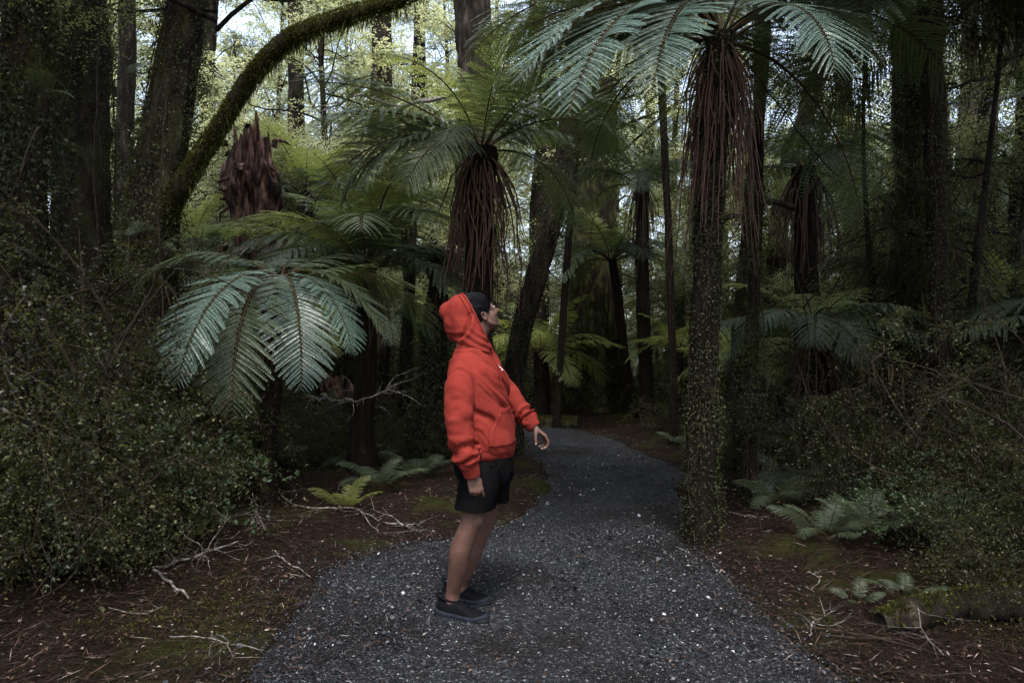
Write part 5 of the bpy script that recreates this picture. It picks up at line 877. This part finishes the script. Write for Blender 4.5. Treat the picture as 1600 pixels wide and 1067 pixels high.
    # drawstrings and chest badge
    for ph0, ph1, z1_ in ((-.42, -.38, 602), (.1, .05, 596)):
        pl = [cast(ph0 + (ph1 - ph0) * k / 11 + .02 * math.sin(k), P(0, 549 + (z1_ - 549) * k / 11, 3.6)[2], .006) for k in range(12)]
        if all(q is not None for q in pl): kid('drawstring', MB().add(*tubes(np.array(pl)[None], np.full((1, 12), .0033), 8)).mesh('drawstring', M_rib, True), M_rib, hoodie)
    bw, bh = 13, 9; rows = [[cast(-.06 + .2 * i / (bw - 1), P(0, 580 - 16 * j / (bh - 1), 3.6)[2], .004) for i in range(bw)] for j in range(bh)]
    if all(q is not None for rw in rows for q in rw):
        A_ = np.array(rows); idx = np.arange(bw * bh).reshape(bh, bw); bd = kid('chest_badge', MB().add(A_.reshape(-1, 3), np.stack([idx[:-1, :-1], idx[:-1, 1:], idx[1:, 1:], idx[1:, :-1]], -1).reshape(-1, 4)).mesh('badge', M_white, False), M_white, hoodie)
        md = bd.modifiers.new('thick', 'SOLIDIFY'); md.thickness = .003; g_ = lambda i, j: A_[j, i] + tf * .002; T_ = np.array([g_(1, 4), g_(11, 4), g_(6, 8)]); kid('emblem', MB().add(T_, T=[(0, 1, 2)]).add(np.array([g_(1, 1), g_(11, 1), g_(11, 2), g_(1, 2)]), [(0, 1, 2, 3)]).mesh('emblem', M_ink), M_ink, bd)
    # hood: a hollow pouch cut open along the face
    mb = MB(); 
    limb(mb, [P(737, 505, 3.75), P(722, 494, 3.755), P(708, 488, 3.76), P(702, 487, 3.76)], [.11, .1, .08, .056], 30, 26)
    mb.add(*ell(P(736, 491, 3.755), [np.array([.118, 0, 0]), np.array([0, .112, 0]), UPV * .118], 24)); mb.add(*ell(P(722, 486, 3.755), [np.array([.092, 0, 0]), np.array([0, .095, 0]), UPV * .092], 24))
    limb(mb, [P(716, 505, 3.755), P(714, 515, 3.755)], [.082, .066], 16, 24)
    loft(mb, [(P(743, 552, 3.735), .092, .115), (P(742, 540, 3.735), .09, .12), (P(738, 522, 3.74), .098, .118), (P(734, 500, 3.75), .1, .115)], tf, ts, 20, 40)
    hd = remesh(mb, .007); smooth(hd, 9); V = getV(hd); Nn = getN(hd); s_ = (V - P(728, 500, 3.65)); near = sstep(3.76, 3.68, V[:, 1])
    # the deep fold that runs from the nape forward and up, and the slack below it
    l0, l1 = P(717, 531, 3.65), P(735, 494, 3.65); dl = nz((l1 - l0) * [1, 0, 1]); pr = (V - l0); tt_ = pr[:, 0] * dl[0] + pr[:, 2] * dl[2]; pd = pr[:, 0] * dl[2] - pr[:, 2] * dl[0]; pd = pd - .02 * np.sin(np.clip(tt_ / .14, 0, 1) * np.pi); mk = sstep(-.03, .02, tt_) * sstep(.17, .12, tt_)
    V = V + Nn * (near * mk * (-.017 * np.exp(-((pd + .006) / .010) ** 2) + .010 * np.exp(-((pd - .014) / .012) ** 2)))[:, None] + Nn * (.003 * fbm(V * 13, 3, 5) + .004 * np.sin(V[:, 2] * 150 + 3 * fbm(V * 8, 2, 2) + V[:, 0] * 50) * sstep(P(0, 505, 3.7)[2], P(0, 530, 3.7)[2], V[:, 2]))[:, None]; setV(hd, V)
    pn = nz(np.array([.88, .16, .44])); pc = P(747, 501, 3.645); bm = bmesh.new(); bm.from_mesh(hd); bmesh.ops.bisect_plane(bm, geom=bm.verts[:] + bm.edges[:] + bm.faces[:], plane_co=Vector(pc), plane_no=Vector(pn), clear_outer=True)
    rim = [e for e in bm.edges if e.is_boundary]; rv = {v for e in rim for v in e.verts}; loops_ = []
    cur = next(iter(rv)); seq = [cur]; seen = {cur}
    while True:
        nx_ = [e.other_vert(cur) for e in cur.link_edges if e.is_boundary and e.other_vert(cur) not in seen]
        if not nx_: break
        cur = nx_[0]; seen.add(cur); seq.append(cur)
    rimp = np.array([tuple(v.co) for v in seq]); bm.to_mesh(hd); bm.free(); o = kid('hood', shade(hd), M_hood, hoodie); md = o.modifiers.new('thick', 'SOLIDIFY'); md.thickness = .007; md.offset = -1
    rimp = np.vstack([rimp, rimp[:1]])
    for _ in range(6): rimp[1:-1] = (rimp[:-2] + rimp[1:-1] * 2 + rimp[2:]) / 4
    for off, q in ((0, .0055), (-.022, .0016)):
        C = rimp[::2] + pn * off + nz(rimp[::2] - rimp.mean(0)) * (.001 if off == 0 else .006); V, Q = tubes(C[None], np.full((1, len(C)), q), 8); kid('hood_rim' if off == 0 else 'hood_stitching', MB().add(V, Q).mesh('rim', M_hood, True), M_hood if off == 0 else M_rib, hoodie)
    # shoes
    def shoe(heel, toe, zlift=.012):
        d = np.array(toe) - np.array(heel); L_ = np.linalg.norm(d); d /= L_; n_ = np.array([-d[1], d[0]]); K, S = 30, 26
        xs = np.linspace(0, 1, K); st = np.array([0, .04, .12, .25, .4, .55, .7, .85, .95, 1.0]); hw = np.interp(xs, st, [.016, .034, .041, .042, .041, .045, .051, .047, .031, .008]); ht = np.interp(xs, st, [.072, .098, .1, .098, .09, .074, .06, .052, .044, .03]); zb = np.interp(xs, st, [.03, .024, .022, .02, .018, .017, .016, .018, .022, .026])
        for arr in (hw, ht, zb): arr[1:-1] = (arr[:-2] + arr[1:-1] * 2 + arr[2:]) / 4
        th = np.linspace(0, np.pi, S); V = []
        for x_, w_, h_, z_ in zip(xs, hw, ht, zb):
            cy = np.cos(th); sy = np.sin(th); yy = w_ * np.sign(cy) * np.abs(cy) ** .75; zz = z_ + (h_ - z_) * sy ** .62 ; yy = yy * (1 - .28 * sy ** 2 * sstep(.6, .2, x_)); V.append(np.stack([heel[0] + d[0] * x_ * L_ + n_[0] * yy, heel[1] + d[1] * x_ * L_ + n_[1] * yy, zz + zlift + .0015 * np.sin(x_ * 60) * sy], 1))
        V = np.array(V); idx = np.arange(K * S).reshape(K, S); root = kid('shoe', MB().add(V.reshape(-1, 3), np.stack([idx[:-1, :-1], idx[:-1, 1:], idx[1:, 1:], idx[1:, :-1]], -1).reshape(-1, 4)).mesh('shoe', M_shoe, True), M_shoe)
        def slab(name, z0f, z1f, ov, mat):
            a = np.linspace(0, 1, K); top = []; ring = np.concatenate([np.stack([a * L_ * 1.03 - .006, hw + ov], 1), np.stack([a[::-1] * L_ * 1.03 - .006, -(hw[::-1] + ov)], 1)]); ring[:, 1] = np.where(np.abs(ring[:, 1]) < ov + .01, ring[:, 1] * .8, ring[:, 1]); zz0 = np.concatenate([z0f(a), z0f(a[::-1])]); zz1 = np.concatenate([z1f(a), z1f(a[::-1])]); M_ = len(ring)
            def w3(z, k=1.0): return np.stack([heel[0] + d[0] * ring[:, 0] + n_[0] * ring[:, 1] * k, heel[1] + d[1] * ring[:, 0] + n_[1] * ring[:, 1] * k, z + zlift], 1)
            lv = [w3(zz0, .93), w3(zz0 * .7 + zz1 * .3, 1.0), w3(zz0 * .3 + zz1 * .7, 1.02), w3(zz1, .96)]; V = np.vstack(lv + [w3(zz0).mean(0)[None] * 1.0, w3(zz1).mean(0)[None]]); i = np.arange(M_); Q = np.concatenate([np.stack([i + k * M_, (i + 1) % M_ + k * M_, (i + 1) % M_ + (k + 1) * M_, i + (k + 1) * M_], 1) for k in range(3)])
            h = K; caps = []
            for lev in (0, 3): caps.append(np.stack([np.arange(K - 1) + lev * M_, np.arange(1, K) + lev * M_, M_ - 2 - np.arange(K - 1) + lev * M_, M_ - 1 - np.arange(K - 1) + lev * M_], 1))
            kid(name, MB().add(V[:-2], np.concatenate([Q] + caps)).mesh(name, mat, True), mat, root)
        spr = lambda a: .014 * sstep(.72, 1, a) + .008 * sstep(.12, 0, a)
        slab('midsole', lambda a: .008 + spr(a), lambda a: .034 + spr(a) + .008 * sstep(.3, 0, a) , .006, M_sole); slab('outsole', lambda a: -.012 + spr(a), lambda a: .009 + spr(a), .004, M_outsole)
        for k in range(5):
            x_ = .38 + .075 * k; h_ = np.interp(x_, st, [.072, .098, .1, .098, .09, .074, .06, .052, .044, .03]) + .002; c = np.array(heel) + d * x_ * L_; pl = np.array([[*(c + n_ * q_), zlift + h_ - 1.9 * q_ * q_ * 4 + (.004 if abs(q_) < .01 else 0)] for q_ in (-.024, -.012, 0, .012, .024)]); kid('lace', MB().add(*tubes(pl[None], np.full((1, 5), .0026), 6)).mesh('lace', M_shoe, True), M_shoe, root)
        c = np.array(heel) + d * .2 * L_; ring = [[c[0] + d[0] * .062 * math.cos(a) + n_[0] * .033 * math.sin(a), c[1] + d[1] * .062 * math.cos(a) + n_[1] * .033 * math.sin(a), zlift + .098 - .012 * math.cos(a)] for a in np.linspace(0, 6.2832, 25)]; kid('collar', MB().add(*tubes(np.array(ring)[None], np.full((1, 25), .0065), 8)).mesh('collar', M_shoe, True), M_shoe, root)
        hp_ = np.array(heel) + d * .01; kid('heel_tab', MB().add(*ell([hp_[0], hp_[1], zlift + .07], [np.array([*d, .25]) * .012, np.array([*n_, 0]) * .024, UPV * .034], 12)).mesh('heel_tab', M_sole, True), M_sole, root)
    shoe((-.392, 3.715), (-.122, 3.58)); shoe((-.385, 3.945), (-.118, 3.83))
    # sparse leg hair on the shins
    r = np.random.default_rng(3); tr = bvh(body); out = []
    for k in range(420):
        p0 = P(r.uniform(695, 755), r.uniform(805, 915), 3.3) - b; h = tr.ray_cast(Vector(p0), Vector((r.normal(0, .1), 1, r.normal(0, .1))).normalized())
        if h[0] is None or h[3] > .6: continue
        q = np.array(h[0]); n_ = np.array(h[1]); e = q + n_ * .004 + np.array([r.normal(0, .003), 0, -.007]); out.append([q, (q + e) / 2 + n_ * .001, e])
    if out: link('leg_hair', MB().add(*tubes(np.array(out), np.full((len(out), 3), .00022), 3)).mesh('leg_hair', M_brow), po, kind='stuff')
person()

# things that share a label and are few: say which one it is
def finish_labels():
    groups = {}
    for o in bpy.data.objects:
        if o.parent is None and 'category' in o.keys(): groups.setdefault(o['label'], []).append(o)
    nth = 'x leftmost second third fourth fifth sixth seventh eighth ninth tenth eleventh twelfth thirteenth fourteenth fifteenth sixteenth'.split(); words = [w if i < 2 else w + ' from left' for i, w in enumerate(nth)]; cnt = 'x one two three four five six seven eight nine ten eleven twelve thirteen fourteen fifteen sixteen'.split()
    for lb, os_ in groups.items():
        n = len(os_)
        if n < 2 or n > 16: continue
        os_.sort(key=lambda o: o.location.x / max(o.location.y, .5))
        for i, o in enumerate(os_):
            w = 'rightmost' if i == n - 1 else words[i + 1]; o['label'] = lb + ', ' + w + ' of ' + cnt[n]
finish_labels()
